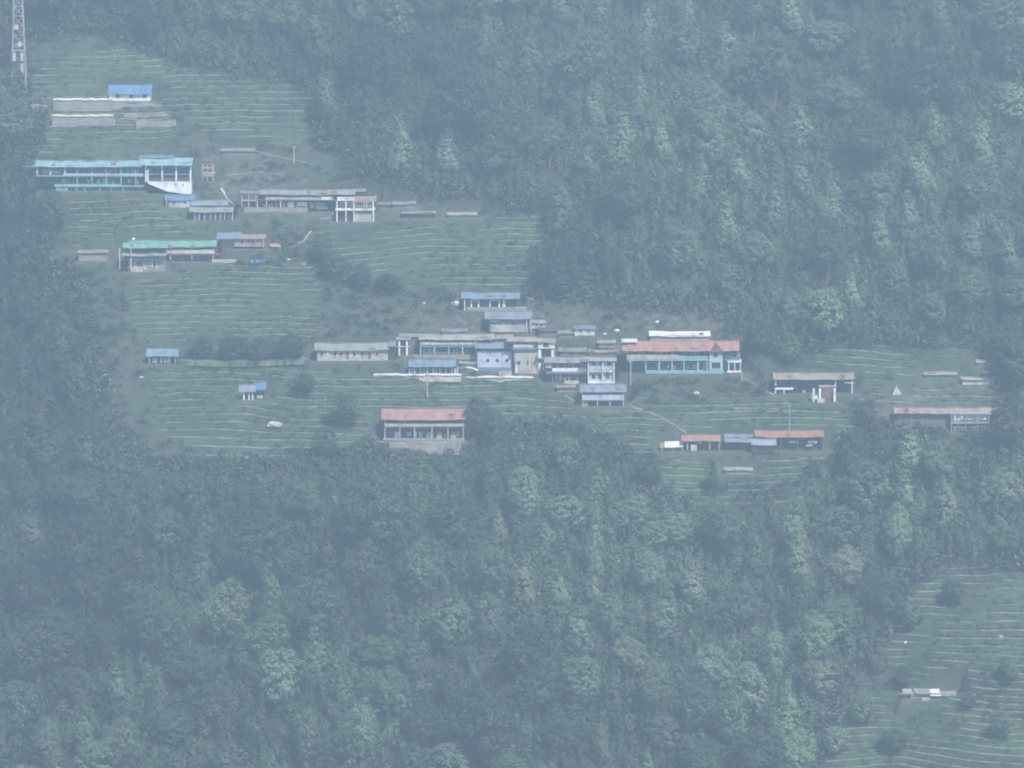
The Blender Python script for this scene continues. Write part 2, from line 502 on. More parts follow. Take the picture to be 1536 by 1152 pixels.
class House:
    def __init__(h, site, name, label, cat, group=None):
        h.s = site
        h.root = tag(empty(name, site.p, site.yaw), label, cat, group, 'thing')

    def box(h, name, m, x0, x1, yt, yb, d0, d1, parent=None):
        s = h.s
        z0 = s.lz(yb, d0); z1 = s.lz(yt, d0)
        if yb >= s.yb - .5: z0 = -.35
        if z1 - z0 < .08: z1 = z0 + .08
        return MB().box(s.lx(x0), s.lx(x1), d0, d1, z0, z1).obj(name, M[m], parent or h.root)

    def posts(h, m, xs, yt, yb, d=0.0, w=.24, name='post'):
        for x in xs:
            k = w / h.s.k / 2
            h.box(name, m, x - k, x + k, yt, yb, d, d + w)

    def roof(h, m, x0, x1, yt, ye, d0=-.7, d1=None, kind='gable', name='roof', gable=None, fascia=None):
        s = h.s
        d1 = s.dep + .6 if d1 is None else d1
        X0, X1 = s.lx(x0), s.lx(x1)
        t = .12
        ze = s.lz(ye, d0)
        n = max(2, int((X1 - X0) / 1.2))
        rnd = random.Random(int(x0 * 7 + yt))
        if kind == 'gable':
            dr = (d0 + d1) / 2
            prof = [(d0, ze), (dr, max(s.lz(yt, dr), ze + .35)), (d1, ze)]
        elif kind == 'shed':
            prof = [(d0, ze), (d1, max(s.lz(yt, d1), ze + .3))]
        else:
            prof = [(d0, ze), (d1, ze + .08)]
        mb = MB()
        vs = []; fs = []
        q = len(prof)
        for i in range(n + 1):
            x = X0 + (X1 - X0) * i / n
            sag = -.16 * math.sin(math.pi * i / n) * min(1, (X1 - X0) / 18) + .07 * math.sin(i * .9 + x0)
            wob = [rnd.uniform(-.05, .05) + sag for _ in prof]
            vs += [(x + rnd.uniform(-.03, .03), d, z + w) for (d, z), w in zip(prof, wob)]
            vs += [(x, d, z + w - t) for (d, z), w in zip(prof, wob)]
        for i in range(n):
            a = i * 2 * q; b = a + 2 * q
            for j in range(q - 1):
                fs.append((a + j, b + j, b + j + 1, a + j + 1))
                fs.append((a + q + j, a + q + j + 1, b + q + j + 1, b + q + j))
            fs.append((a + q, b + q, b, a)); fs.append((a + q - 1, b + q - 1, b + 2 * q - 1, a + 2 * q - 1))
        for e in (0, n * 2 * q):
            for j in range(q - 1):
                f = (e + j, e + j + 1, e + q + j + 1, e + q + j)
                fs.append(f if e == 0 else f[::-1])
        mb.add(vs, fs)
        r = mb.obj(name, M[m], h.root)
        # odd replacement sheets on the front slope
        pr_, n_p = prof[:2], int((X1 - X0) / 6)
        for _k in range(n_p if X1 - X0 > 7 else 0):
            xa = rnd.uniform(X0 + .5, X1 - 2.2); xb = xa + rnd.uniform(.8, 1.9); ua = rnd.uniform(.02, .35); ub = ua + rnd.uniform(.3, .6)
            (da, za), (db, zb) = pr_
            q = [(x, da + (db - da) * u, za + (zb - za) * u + hh - .10) for u in (ua, ub) for x in (xa, xb) for hh in (.2, .24)]
            MB().add(q, [(0, 2, 6, 4), (1, 5, 7, 3), (0, 1, 3, 2), (4, 6, 7, 5), (0, 4, 5, 1), (2, 3, 7, 6)]).obj('patch_sheet', M[rnd.choice(['rusty', m, m, 'brown'])], r)
        if kind == 'gable':
            dr, zr = prof[1]
            cap = MB().box(X0 - .05, X1 + .05, dr - .18, dr + .18, zr + .01, zr + .09).obj('ridge_cap', M[m], r)
            if gable:
                for xx in (X0 + .5, X1 - .65):
                    g = MB()
                    a0, a1 = d0 + .75, d1 - .65
                    zz = ze + (zr - ze) * .75 / (dr - d0) - t
                    v = [(xx, a0, ze - .1), (xx, a1, ze - .1), (xx, a1, zz), (xx, dr, zr - t - .03), (xx, a0, zz)]
                    v += [(x + .15, y, z) for x, y, z in v]
                    g.add(v, [(0, 1, 2, 3, 4), (9, 8, 7, 6, 5)] + [(i, i + 5, (i + 1) % 5 + 5, (i + 1) % 5) for i in range(5)])
                    g.obj('gable', M[gable], h.root)
        if fascia:
            MB().box(X0, X1, d0 - .06, d0 - .005, ze - .25, ze - .01).obj('fascia', M[fascia], r)
        return r

    def win(h, x0, x1, yt, yb, d, frame='offwhite', name='window'):
        s = h.s
        X0, X1 = s.lx(x0), s.lx(x1); z0, z1 = s.lz(yb, d), s.lz(yt, d)
        t = min(.09, (X1 - X0) * .2)
        f = MB()
        f.box(X0, X0 + t, d - .07, d + .03, z0, z1); f.box(X1 - t, X1, d - .07, d + .03, z0, z1)
        f.box(X0 + t, X1 - t, d - .068, d + .03, z1 - t, z1); f.box(X0 + t, X1 - t, d - .068, d + .03, z0, z0 + t)
        o = f.obj(name, M[frame], h.root)
        MB().box(X0 + t, X1 - t, d - .025, d + .02, z0 + t, z1 - t).obj('pane', M['glass'], o)
        if name == 'window':
            MB().box(X0 - .06, X1 + .06, d - .14, d - .072, z0 - .07, z0 - .004).obj('sill', M[frame], o)
        return o

    def door(h, x0, x1, yt, yb, d, m='darkblue'):
        s = h.s
        X0, X1 = s.lx(x0), s.lx(x1); z0, z1 = s.lz(yb, d), s.lz(yt, d)
        o = MB().box(X0, X1, d - .06, d + .02, z0, z1).obj('door', M[m], h.root)
        MB().box(X1 - .2, X1 - .12, d - .12, d - .062, (z0 + z1) / 2, (z0 + z1) / 2 + .12).obj('handle', M['steel'], o)
        return o

    def patches(h, x0, x1, yt, yb, d, n, seed):
        # odd boards, cloths and plaster patches fixed to a front
        rnd = random.Random(seed); w = (x1 - x0) / n
        for i in range(n):
            if rnd.random() < .2: continue
            a = x0 + w * i + rnd.uniform(0, w * .3); b = a + w * rnd.uniform(.3, .75)
            t = yt + (yb - yt) * rnd.uniform(0, .45); q = yb - (yb - yt) * rnd.uniform(0, .3)
            h.box('wall_panel', rnd.choice(['offwhite', 'offwhite', 'bluewhite', 'palestone', 'wood', 'white', 'pinkstone']), a, b, t, max(q, t + 1.5), d - .03 * (i % 3) - .04, d + .02)

    def rail(h, m, x0, x1, yt, yb, d, step=3.0, solid=False):
        s = h.s
        X0, X1 = s.lx(x0), s.lx(x1); z0, z1 = s.lz(yb, d), s.lz(yt, d)
        mb = MB()
        if solid:
            mb.box(X0, X1, d, d + .06, z0, z1)
        else:
            mb.box(X0, X1, d, d + .09, z1 - .12, z1); mb.box(X0, X1, d, d + .07, z0 + .05, z0 + .13)
            n = max(2, int((X1 - X0) / .55))
            for i in range(n + 1):
                x = X0 + (X1 - X0 - .06) * i / n
                mb.box(x, x + .06, d + .01, d + .06, z0 + .13, z1 - .12)
        return mb.obj('railing', M[m], h.root)


JOBS = []
LAND = []     # (short phrase, px, py)


def site(x0, x1, yb, dep, yaw=0.0, land=None):
    """decorator: register a building site, build it once the ground is shaped"""
    s = Site(x0, x1, yb, dep, yaw)
    if land: LAND.append((land, s.cx, yb - 10))

    def deco(fn):
        JOBS.append((fn, s))
        return fn
    return deco


# ---- blue roofed cottage below the mast
@site(163, 226, 153, 6, land='the small bright blue-roofed cottage')
def _(s):
    h = House(s, 'cottage', 'small white cottage with a bright blue roof on the highest fields', 'house')
    h.roof('blue', 162, 228, 126, 141, gable='white')
    h.box('wall', 'white', 164, 225, 139, 153, 0, 6)
    h.box('plinth', 'stone', 163, 226, 151, 153, -.25, -.01)
    for x in (174, 194, 214):
        h.win(x, x + 6, 142, 146.5, 0, 'bluepaint')
    h.box('annex', 'bluewhite', 157, 163, 144, 152, 1.5, 4.5)


# ---- long turquoise building
@site(60, 215, 286, 9, land='the long turquoise-roofed building')
def _(s):
    h = House(s, 'veranda_building', 'very long two-storey building with turquoise roof and pale blue balconies', 'building')
    h.roof('turq', 36, 213, 240, 250, d0=-1.2)
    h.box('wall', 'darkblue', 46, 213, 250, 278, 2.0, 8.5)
    h.box('plinth', 'stone', 90, 213, 278, 286, 1.5, 8.5)
    h.box('balcony_floor', 'tealpaint', 52, 216, 263.5, 265, -.5, 2)
    h.box('balcony_floor', 'tealpaint', 82, 216, 279, 280.5, -.5, 2)
    h.rail('paleteal', 95, 215, 260.5, 263.2, -.45, solid=True)
    h.patches(62, 212, 252, 260, 1.95, 18, 15); h.patches(90, 212, 267, 276, 1.95, 16, 17)
    h.rail('tealpaint', 82, 180, 276, 279, -.45, solid=True)
    h.posts('offwhite', [56, 76, 98], 250, 263, -.4, .5)
    h.posts('bluewhite', [116, 138, 160, 182, 204], 251, 279, -.35, .22)
    h.box('wall_panel', 'offwhite', 64, 92, 255, 261, 1.0, 1.2)
    for i, x in enumerate(range(118, 206, 16)):
        h.win(x, x + 9, 253, 259, 2.0, 'bluewhite')
    for x in (104, 128, 150, 172, 192):
        h.door(x, x + 5, 268.5, 278.5, 2.0, 'darkwood')
    h.posts('tealpaint', [115, 127, 150, 167, 185], 280.5, 287.5, -.2, .3, 'stilt')
    h.box('base_panel', 'tealpaint', 84, 102, 280, 286, -.2, -.05)


@site(218, 288, 291, 9, land='the open white-columned block')
def _(s):
    h = House(s, 'open_block', 'turquoise roofed open block on white columns above a white wedge-shaped base', 'building')
    h.roof('turq', 208, 289, 236, 248, d0=-1)
    h.roof('paleblue', 206, 258, 230.5, 236, d0=3.5, d1=9.2, kind='shed', name='upper_roof')
    h.posts('white', [219, 243.5, 264.5, 286], 248, 273, 0, .45, 'column')
    h.posts('white', [222], 255, 273, -.3, .5, 'column')
    h.box('wall', 'darkblue', 219, 287, 248, 273, 3.5, 8.6)
    h.box('beam', 'bluepaint', 221, 287, 260, 262.5, .6, .9)
    h.box('floor_slab', 'concrete', 218, 288, 272.6, 274, .02, 3.4)
    for x in (226, 247, 268):
        h.win(x, x + 10, 251, 259, 3.5, 'bluewhite')
        h.box('low_wall', 'pinkstone', x - 2, x + 14, 266, 272, 2.2, 2.5)
    a, b = h.s.lx(221), h.s.lx(287.5)
    z = h.s.lz
    v = [(a, -.02, z(275)), (b, -.02, z(291.5) - .2), (b, -.02, z(272.8)), (a, -.02, z(272.8)),
         (h.s.lx(250), -.02, z(287))]
    v2 = [(x, 2.5, q) for x, y, q in v]
    MB().add(v + v2, [(0, 4, 1, 2, 3), (8, 7, 6, 9, 5), (0, 5, 9, 4), (4, 9, 6, 1), (1, 6, 7, 2), (2, 7, 8, 3), (3, 8, 5, 0)]).obj('base_wall', M['white'], h.root)
    h.box('stain_panel', 'pinkstone', 262, 265, 275, 278, -.06, -.03)
    h.box('stain_panel', 'pinkstone', 274, 276, 275.5, 280, -.06, -.03)


@site(252, 290, 311, 4)
def _(s):
    h = House(s, 'blue_hut', 'little blue-roofed hut tucked under the white wedge-shaped base', 'hut')
    h.roof('blue', 247, 293, 292, 300, d0=-.4, gable='offwhite')
    h.box('wall', 'offwhite', 253, 287, 300, 311, 0, 4)
    h.win(258, 264, 302, 306, 0); h.win(275, 281, 302, 306, 0)
    h.posts('white', [250, 281], 300, 310, -.3, .2)


@site(287, 352, 330, 6)
def _(s):
    h = House(s, 'grey_hut', 'grey-blue hut with two roof tiers and a row of pale posts', 'hut')
    h.roof('greyblue', 286, 342, 299, 308, d0=2.2, d1=6.5, gable='wood')
    h.roof('greygreen', 284, 350, 310, 318, d0=-.7, d1=2.3, kind='shed', name='porch_roof')
    h.box('wall', 'darkwood', 289, 350, 308, 330, 2.2, 6)
    h.patches(290, 350, 320, 329, 1.9, 9, 20)
    h.posts('offwhite', [292, 299, 307, 316, 323, 331, 337, 349], 318.5, 330, -.2, .24)
    for x in (294, 309, 325, 340):
        h.box('wall_panel', 'concrete', x, x + 6, 322, 329, 1.2, 1.35)


@site(303, 322, 272, 4)
def _(s):
    h = House(s, 'timber_frame', 'bare timber frame of an unfinished hut beside the white-columned block', 'frame')
    h.posts('palewood', [304, 311, 319], 246, 272, 0, .2)
    h.posts('palewood', [304, 319], 246, 270, 3, .2)
    h.box('beam', 'palewood', 303, 321, 251, 252.5, -.05, .3)
    h.box('beam', 'palewood', 303, 321, 263, 264.5, -.05, .3)
    h.box('deck', 'concrete', 303, 322, 260, 261.5, .4, 3.6)


# ---- long grey roofed lodge in the upper village
@site(362, 562, 318, 7, land='the long grey-roofed lodge')
def _(s):
    h = House(s, 'lodge', 'long low grey-roofed lodge with beige band and white banner over its porch', 'house')
    h.roof('grey', 388, 533, 284, 291.5, d0=-.8)
    h.roof('greygreen', 513, 548, 282, 287, d0=2.5, d1=7.5, kind='shed', name='rear_roof')
    h.roof('brown', 531, 565, 292, 302, d0=-.6, d1=6)
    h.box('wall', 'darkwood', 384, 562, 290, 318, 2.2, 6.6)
    h.box('balcony_front', 'palestone', 398, 500, 295, 299.5, -.3, -.1)
    h.patches(386, 502, 303, 312, 1.3, 16, 9)
    h.box('balcony_floor', 'wood', 384, 505, 299.6, 301, -.3, 2)
    h.box('banner', 'white', 506, 532, 295.5, 301.5, -.45, -.38)
    h.box('signboard', 'white', 482, 497, 295, 300, -.42, -.36)
    h.posts('offwhite', [386, 400, 421], 292, 314, -.2, .3)
    h.box('white_panel', 'white', 431, 441, 303, 310, .9, 1.1)
    h.box('white_panel', 'white', 446, 460, 303, 309, .9, 1.1)
    h.box('wall_panel', 'concrete', 474, 492, 304, 313, 1.2, 1.4)
    h.box('wall_panel', 'redbrown', 510, 530, 303, 313, 1.2, 1.4)
    h.box('base_wall', 'stone', 366, 462, 312, 318, -.3, 1.5)
    for x in (408, 414, 426, 466): h.posts('palewood', [x], 302, 312, .3, .18)
    for x in (440, 470): h.win(x, x + 8, 292.5, 295, 2.2)


@site(503, 562, 333, 5)
def _(s):
    h = House(s, 'stilted_annex', 'boxy annex on white stilts at the end of the long grey-roofed lodge', 'house')
    h.box('floor_slab', 'white', 503, 562, 314, 316, -.1, 5)
    h.posts('white', [505.5, 519, 531, 560], 302, 333, 0, .32)
    h.box('wall', 'darkwood', 508, 560, 303, 314, 2.4, 4.6)
    h.box('base_wall', 'concrete', 532, 561, 318, 333, .6, 5)
    h.box('wall_panel', 'redbrown', 507, 530, 318, 333, 1.5, 1.8)
    h.posts('offwhite', [546, 550], 303, 313.5, .1, .25)
    h.rail('offwhite', 533, 561, 309, 313.6, .02)


@site(362, 384, 312, 4)
def _(s):
    h = House(s, 'open_shelter', 'small open shelter of crooked pale poles beside the long grey-roofed lodge', 'shelter')
    h.posts('palewood', [363, 373, 383], 288, 312, 0, .25)
    h.posts('palewood', [363, 383], 288, 310, 3, .22)
    h.roof('greyblue', 360, 388, 287, 289.5, d0=-.3, d1=3.4, kind='shed')
    h.box('beam', 'offwhite', 362, 385, 300, 301.5, -.06, .25)
    h.win(368, 374, 301.5, 307, 1.5, 'offwhite', 'hatch')
    h.box('wall', 'darkwood', 364, 383, 301, 311, 1.6, 3)


def shed(x0, x1, yb, ye, yt, roof, wall, name, label, cat='shed', dep=3.5, kind='shed', wins=(), yaw=0.0, land=None, posts=()):
    @site(x0, x1, yb, dep, yaw, land=land)
    def _(s):
        h = House(s, name, label, cat)
        h.roof(roof, x0 - 2, x1 + 2, yt, ye, d0=-.5, d1=dep + .4, kind=kind, gable=wall if kind == 'gable' else None)
        h.box('wall', wall, x0, x1, ye - .5, yb, 0.4 if posts else 0, dep)
        for w in wins:
            h.win(w, w + 5, ye + 2, ye + 5.5, .4 if posts else 0)
        if posts:
            h.posts('offwhite', posts, ye, yb, -.1, .2)


shed(568, 584, 313, 307, 304, 'brown', 'wood', 'lean_to', 'small brown lean-to next to the stilted annex')
shed(590, 622, 312, 306, 303, 'greygreen', 'stone', 'low_shed', 'low grey-green shed in the field beyond the stilted annex')
shed(604, 652, 327, 320, 316.5, 'greygreen', 'darkwood', 'field_shed', 'long low dull green shed at the top edge of terraced field')
shed(672, 714, 326, 322, 319, 'palestone' if 0 else 'beige', 'palestone', 'pale_shed', 'low pale-roofed shed alone at the head of the terraces')
shed(118, 160, 391, 379, 375.5, 'rusty', 'stone', 'stone_shed', 'stone shed with rusty flat roof beside the green-roofed house')
shed(333, 380, 232, 226, 221, 'grey', 'stone', 'stone_barn', 'low grey stone barn on bare ground above the long grey-roofed lodge', 'barn')


# ---- green roofed house
@site(183, 328, 392, 8, land='the green-roofed house')
def _(s):
    h = House(s, 'green_house', 'rambling house with mint green sheet roof and pale balcony wall', 'house')
    h.roof('green', 192, 325, 360, 370, d0=-.9, gable='offwhite')
    h.box('wall', 'darkwood', 196, 326, 369, 392, 2.0, 7.6)
    h.box('balcony_wall', 'offwhite', 250, 322, 374.5, 380.5, -.35, -.1)
    h.box('balcony_floor', 'redbrown', 186, 330, 381, 383, -.35, 2)
    h.box('wall_panel', 'redbrown', 252, 318, 384, 390, 1.6, 1.9)
    h.posts('offwhite', [320, 256, 288], 370, 390, -.3, .25)
    for x in (268, 296, 312): h.win(x, x + 6, 384.5, 389, 1.6, 'offwhite')
    h.box('steps', 'palestone', 318, 355, 390, 392, -.9, .4)


@site(184, 250, 408, 5)
def _(s):
    h = House(s, 'front_wing', 'front wing with mint green porch roof and grey stone wall', 'house')
    h.roof('green', 184, 252, 364, 371.5, d0=-.6, d1=5)
    h.roof('grey', 183, 250, 374, 383.5, d0=-1.3, d1=3, kind='shed', name='porch_roof')
    h.box('upper_wall', 'darkwood', 188, 248, 371, 384, 2.4, 4.8)
    h.box('wall', 'stone', 192, 247, 384, 408, .6, 5)
    h.patches(194, 246, 386, 406, .55, 8, 18)
    h.posts('offwhite', [180, 197], 372, 404, -1, .28)
    h.win(205, 213, 391, 400, .6); h.win(228, 236, 391, 400, .6)
    h.box('plinth', 'palestone', 196, 214, 401, 408, .2, .58)
    h.box('wall_panel', 'concrete', 214, 244, 387, 390, .45, .58)


@site(330, 398, 373, 5)
def _(s):
    h = House(s, 'blue_shed', 'shed with patched blue and grey roof behind the green-roofed house', 'shed')
    h.roof('paleblue', 325, 362, 348, 358, d0=-.7)
    h.roof('rusty', 362, 399, 351, 358, d0=-.7, name='patched_roof')
    h.box('wall', 'pinkstone', 336, 396, 358, 370, 0, 4.6)
    h.box('wood_store', 'darkwood', 331, 352, 360, 373, -.5, -.02)
    h.win(360, 366, 361, 366, 0); h.win(376, 382, 361, 366, 0)
    h.posts('palewood', [395], 357, 372, -.6, .3)


# ---- houses at the head of the middle village
@site(694, 778, 466, 6, land='the white-arched house')
def _(s):
    h = House(s, 'arched_house', 'dark house under a bright blue roof with white arched door frames', 'house')
    h.roof('paleblue', 692, 780, 438, 447.5, d0=-.9)
    h.box('wall', 'darkblue', 695, 777, 447, 466, 1.6, 5.8)
    h.box('plinth', 'stone', 700, 790, 461, 466, -.2, 1.5)
    for x0, x1 in ((707, 718), (735, 749), (755, 757)):
        h.posts('white', [x0], 449, 461, .1, .4, 'arch_post'); h.posts('white', [x1], 449, 461, .1, .4, 'arch_post')
        h.box('arch_head', 'white', x0 - 1, x1 + 1, 449, 451, .08, .5)
    h.posts('white', [697], 447, 466, -.5, .25)
    h.win(724, 730, 451, 457, 1.6)


@site(733, 797, 500, 6)
def _(s):
    h = House(s, 'stone_cottage', 'grey stone cottage under a blue-grey roof just below the arched house', 'house')
    h.roof('greyblue', 727, 798, 466.5, 478, d0=-.8)
    h.box('wall', 'stone', 734, 795, 477, 500, 0.6, 5.8)
    h.box('white_lintel', 'offwhite', 734, 756, 480, 483, .45, .58)
    h.box('lower_wall', 'concrete', 736, 788, 487, 498, .1, .58)
    h.patches(736, 792, 479, 497, .55, 8, 19)
    h.win(738, 744, 484, 490, .6, 'offwhite'); h.win(766, 772, 481, 486, .6, 'offwhite')
    h.posts('offwhite', [790, 796], 478, 496, -.4, .3)
    h.posts('palewood', [797], 488, 500, -.4, .2)


shed(808, 835, 506, 496, 491, 'darkblue', 'wood', 'dark_shed', 'dark-roofed shed beside the stone cottage', dep=4)
shed(838, 860, 506, 500, 496, 'greygreen', 'stone', 'ruined_wall_shed', 'squat grey stone shed by the bare slope', dep=3)
shed(862, 892, 503, 493, 487.5, 'greyblue', 'offwhite', 'cluttered_hut', 'dark-roofed hut with pale clutter at the foot of the bare slope', 'hut', dep=3.5, wins=(868, 880))


# ---- long pale building stepping to the centre
@site(474, 592, 541, 6, yaw=math.radians(3), land='the long grey-green roofed row')
def _(s):
    h = House(s, 'row_house', 'long row house with dull grey-green roof tilted along the slope', 'house')
    h.roof('greygreen', 472, 584, 514, 525, d0=-.7, gable='palestone')
    h.roof('greyblue', 583, 594, 512, 520, d0=-.5, name='end_roof')
    h.box('wall', 'palestone', 476, 582, 525, 541, 0, 5.8)
    h.box('end_wall', 'darkwood', 583.5, 593, 520, 541, .8, 5.5)
    for i, x in enumerate((480, 500, 509, 519, 529, 541, 552, 563)):
        if i in (3, 6): h.door(x, x + 4.5, 528, 538, 0, 'redbrown')
        else: h.win(x, x + 5, 528, 534, 0, 'offwhite')
    h.box('white_panel', 'white', 489, 494, 527.5, 532.5, -.12, -.09)


@site(595, 615, 533, 3)
def _(s):
    h = House(s, 'white_gatehouse', 'narrow dark gatehouse with four bright white pillars', 'gatehouse')
    h.box('wall', 'darkblue', 596, 614, 510, 533, .8, 3)
    h.roof('grey', 594, 616, 506, 509, d0=-.3, d1=3.3, kind='flat')
    h.posts('white', [599, 610.5], 510, 519.5, 0, .5, 'pillar')
    h.posts('white', [599, 610.5], 521, 532.5, 0, .5, 'pillar')
    h.box('floor_slab', 'concrete', 595, 615, 519.8, 520.8, -.1, .8)


@site(628, 735, 537, 7, land='the long beige-roofed terrace house')
def _(s):
    h = House(s, 'gallery_house', 'long two-storey house with beige roof and whitewashed gallery', 'house')
    h.roof('beige', 628, 741, 501, 509, d0=-.8, gable='offwhite')
    h.box('wall', 'darkblue', 630, 735, 508, 537, 1.6, 6.6)
    h.rail('offwhite', 632, 716, 513.5, 517, -.3, solid=True)
    h.patches(634, 734, 521, 531, 1.55, 16, 3); h.patches(634, 716, 509.5, 513, 1.5, 12, 4)
    h.box('gallery_floor', 'bluepaint', 630, 735, 518, 520.5, -.3, 1.6)
    h.posts('offwhite', [631, 652, 673, 694, 714], 509, 532, -.25, .28)
    h.box('lower_rail', 'concrete', 634, 700, 528, 530.5, 1.0, 1.2)
    for x in (638, 655, 668, 685, 700, 718): h.win(x, x + 7, 522, 528, 1.6, 'offwhite')
    h.box('plinth', 'stone', 608, 735, 533, 537, -.5, 1.5)


@site(715, 770, 556, 6, land='the house with round windows')
def _(s):
    h = House(s, 'round_window_house', 'boxy whitewashed house with three round dark windows and blue base', 'house')
    h.roof('greyblue', 712, 772, 513, 522, d0=-.8, gable='bluewhite')
    h.box('upper_wall', 'darkblue', 716, 769, 521, 527, .6, 5.8)
    h.box('wall', 'bluewhite', 716, 768, 527, 551, 0, 5.8)
    h.box('plinth', 'bluepaint', 715, 769, 551, 556, -.15, 5.8)
    for x in (732, 746, 760.5):
        X, Z, r = s.lx(x), s.lz(540.5), 2.4 * s.k
        f = MB().tube([(X, -.10, Z), (X, .03, Z)], r * 1.25, 16).obj('window', M['offwhite'], h.root)
        MB().tube([(X, -.14, Z), (X, -.101, Z)], r, 16).obj('pane', M['glass'], f)


@site(768, 832, 562, 7, land='the cream-fronted house')
def _(s):
    h = House(s, 'cream_house', 'two-storey house with a beige roof and a bright cream corner bay', 'house')
    h.roof('beige', 760, 806, 505, 512, d0=-.7, gable='offwhite')
    h.box('wall', 'concrete', 770, 812, 511, 545, .8, 6.5)
    h.box('gallery_floor', 'bluepaint', 768, 806, 522, 524.5, -.2, .8)
    h.box('balcony_wall', 'offwhite', 770, 800, 517, 521.5, -.2, 0)
    for x in (774, 786, 796): h.win(x, x + 5, 513, 517, .8, 'offwhite')
    h.box('annex_wall', 'palestone', 772, 806, 530, 562, .2, .78)
    h.patches(772, 806, 530, 560, .15, 7, 5); h.patches(772, 804, 545, 561, .1, 6, 6); h.patches(807, 831, 541, 560, .25, 4, 16)
    for x in (776, 790, 800): h.win(x, x + 5, 541, 548, .2, 'offwhite')
    h.roof('grey', 805, 834, 510, 513.5, d0=-.5, d1=6, name='bay_roof', kind='shed')
    h.box('bay', 'cream', 807, 832, 513.5, 523, 0, 5)
    h.box('bay_floor', 'bluepaint', 805, 834, 536.5, 539, -.3, 5)
    h.win(815, 823, 513.8, 520, 0, 'wood')
    h.posts('white', [809.5, 829], 525, 537, 0, .75, 'pillar')
    h.box('lower_wall', 'darkblue', 808, 831, 524, 537, 1.6, 5)
    h.box('base_wall', 'stone', 806, 832, 539, 562, .3, 5)


@site(818, 884, 574, 6)
def _(s):
    h = House(s, 'railing_house', 'weathered grey-roofed house with whitewashed balcony and reddish doors', 'house')
    h.roof('grey', 816, 886, 535.5, 543.5, d0=-.7, gable='wood')
    h.box('wall', 'redbrown', 822, 884, 543, 574, 1.4, 5.8)
    h.rail('white', 828, 880, 552, 557.5, -.3, solid=True)
    h.patches(826, 882, 544, 552, 1.35, 9, 7); h.patches(826, 882, 562, 572, 1.35, 9, 8)
    h.box('balcony_floor', 'bluepaint', 820, 882, 558, 560.5, -.3, 1.4)
    h.box('corner_wall', 'offwhite', 818, 827, 543.5, 552, 0, 1.3)
    for x in (834, 846, 858, 870): h.win(x, x + 5, 545, 550.5, 1.4, 'white')
    for x in (838, 852, 868): h.door(x, x + 4, 562.5, 572, 1.4)
    h.box('plinth', 'palestone', 846, 868, 572, 574, -.6, 1.3)


@site(884, 922, 575, 6, land='the white-framed two-storey house')
def _(s):
    h = House(s, 'framed_house', 'two-storey pale house front divided into white square frames', 'house')
    h.roof('beige', 872, 925, 536, 541, d0=-.6, gable='offwhite')
    h.box('wall', 'bluewhite', 884, 921, 540, 574, .5, 5.8)
    h.rail('offwhite', 884, 922, 549, 555, -.2)
    h.box('gallery_floor', 'offwhite', 883, 922, 556.5, 558.5, -.2, .5)
    h.posts('white', [882.5, 904, 921], 541, 573, -.2, .3)
    h.box('plinth', 'white', 882, 922, 572, 575, -.22, .45)
    for x in (887, 896, 908): h.win(x, x + 7, 561, 569, .5, 'white')
    for x in (888, 899, 911): h.win(x, x + 5, 543, 548, .5, 'wood')


@site(614, 688, 563, 5, land='the pale blue-roofed low house')
def _(s):
    h = House(s, 'low_blue_house', 'low house with faded blue roof and a row of white framed bays', 'house')
    h.roof('paleblue', 613, 684, 539, 549.5, d0=-.7)
    h.box('wall', 'darkblue', 613, 688, 549, 563, 1.2, 4.8)
    h.posts('bluewhite', [614, 622, 631, 641, 650, 660, 669, 678, 687], 550, 562, 0, .3)
    for x in (616, 634, 652, 681): h.box('bay_panel', 'bluewhite', x, x + 4, 553, 562, .5, .6)
    for x in (624, 644, 662): h.win(x, x + 5, 553, 559, 1.2, 'bluewhite')


@site(872, 938, 609, 6, land='the lilac-grey roofed house')
def _(s):
    h = House(s, 'lilac_house', 'lilac-grey roofed house with bluish balcony front above a dark porch', 'house')
    h.roof('greyblue', 870, 940, 576, 587.5, d0=-.9)
    h.box('wall', 'darkwood', 874, 936, 587, 609, 1.6, 5.8)
    h.box('balcony_front', 'bluewhite', 873, 936, 592, 600, -.4, -.2)
    h.box('balcony_floor', 'wood', 873, 936, 600.2, 601.5, -.4, 1.6)
    h.posts('bluewhite', [874, 896, 915, 935], 588, 609, -.35, .24)
    for x in (879, 890, 904, 920): h.win(x, x + 6, 588, 591.5, 1.6, 'bluewhite')
    h.box('porch_wall', 'concrete', 872, 882, 601.5, 609, .2, 1.5)


shed(742, 768, 516, 508, 502, 'rusty', 'concrete', 'back_shed', 'small rusty-roofed shed wedged behind the house with round windows', dep=3, wins=(748, 758))
shed(690, 713, 552, 545, 541, 'grey', 'stone', 'wedge_shed', 'little stone shed between the low blue-roofed house and the house with round windows', dep=3)
shed(808, 838, 524, 517, 512, 'greygreen', 'palestone', 'rear_shed', 'grey-green shed behind the bright cream corner bay', dep=3) if 0 else None
shed(840, 878, 534, 527, 521, 'greygreen', 'wood', 'plank_shed', 'plank shed with mossy roof uphill of the weathered balcony house', dep=3.5, wins=(846, 862))
shed(884, 926, 533, 528, 524, 'wood' if 0 else 'brown', 'concrete', 'byre', 'low brown-roofed byre uphill of the white-framed house', 'byre', dep=3)
shed(836, 862, 588, 581, 577, 'rusty', 'stone', 'woodshed', 'little rusty-roofed woodshed next to the lilac-grey roofed house', dep=3)
shed(556, 586, 560, 554, 550, 'grey', 'wood', 'goat_shed', 'small grey shed in the field between the row house and white-topped wall', dep=3) if 0 else None


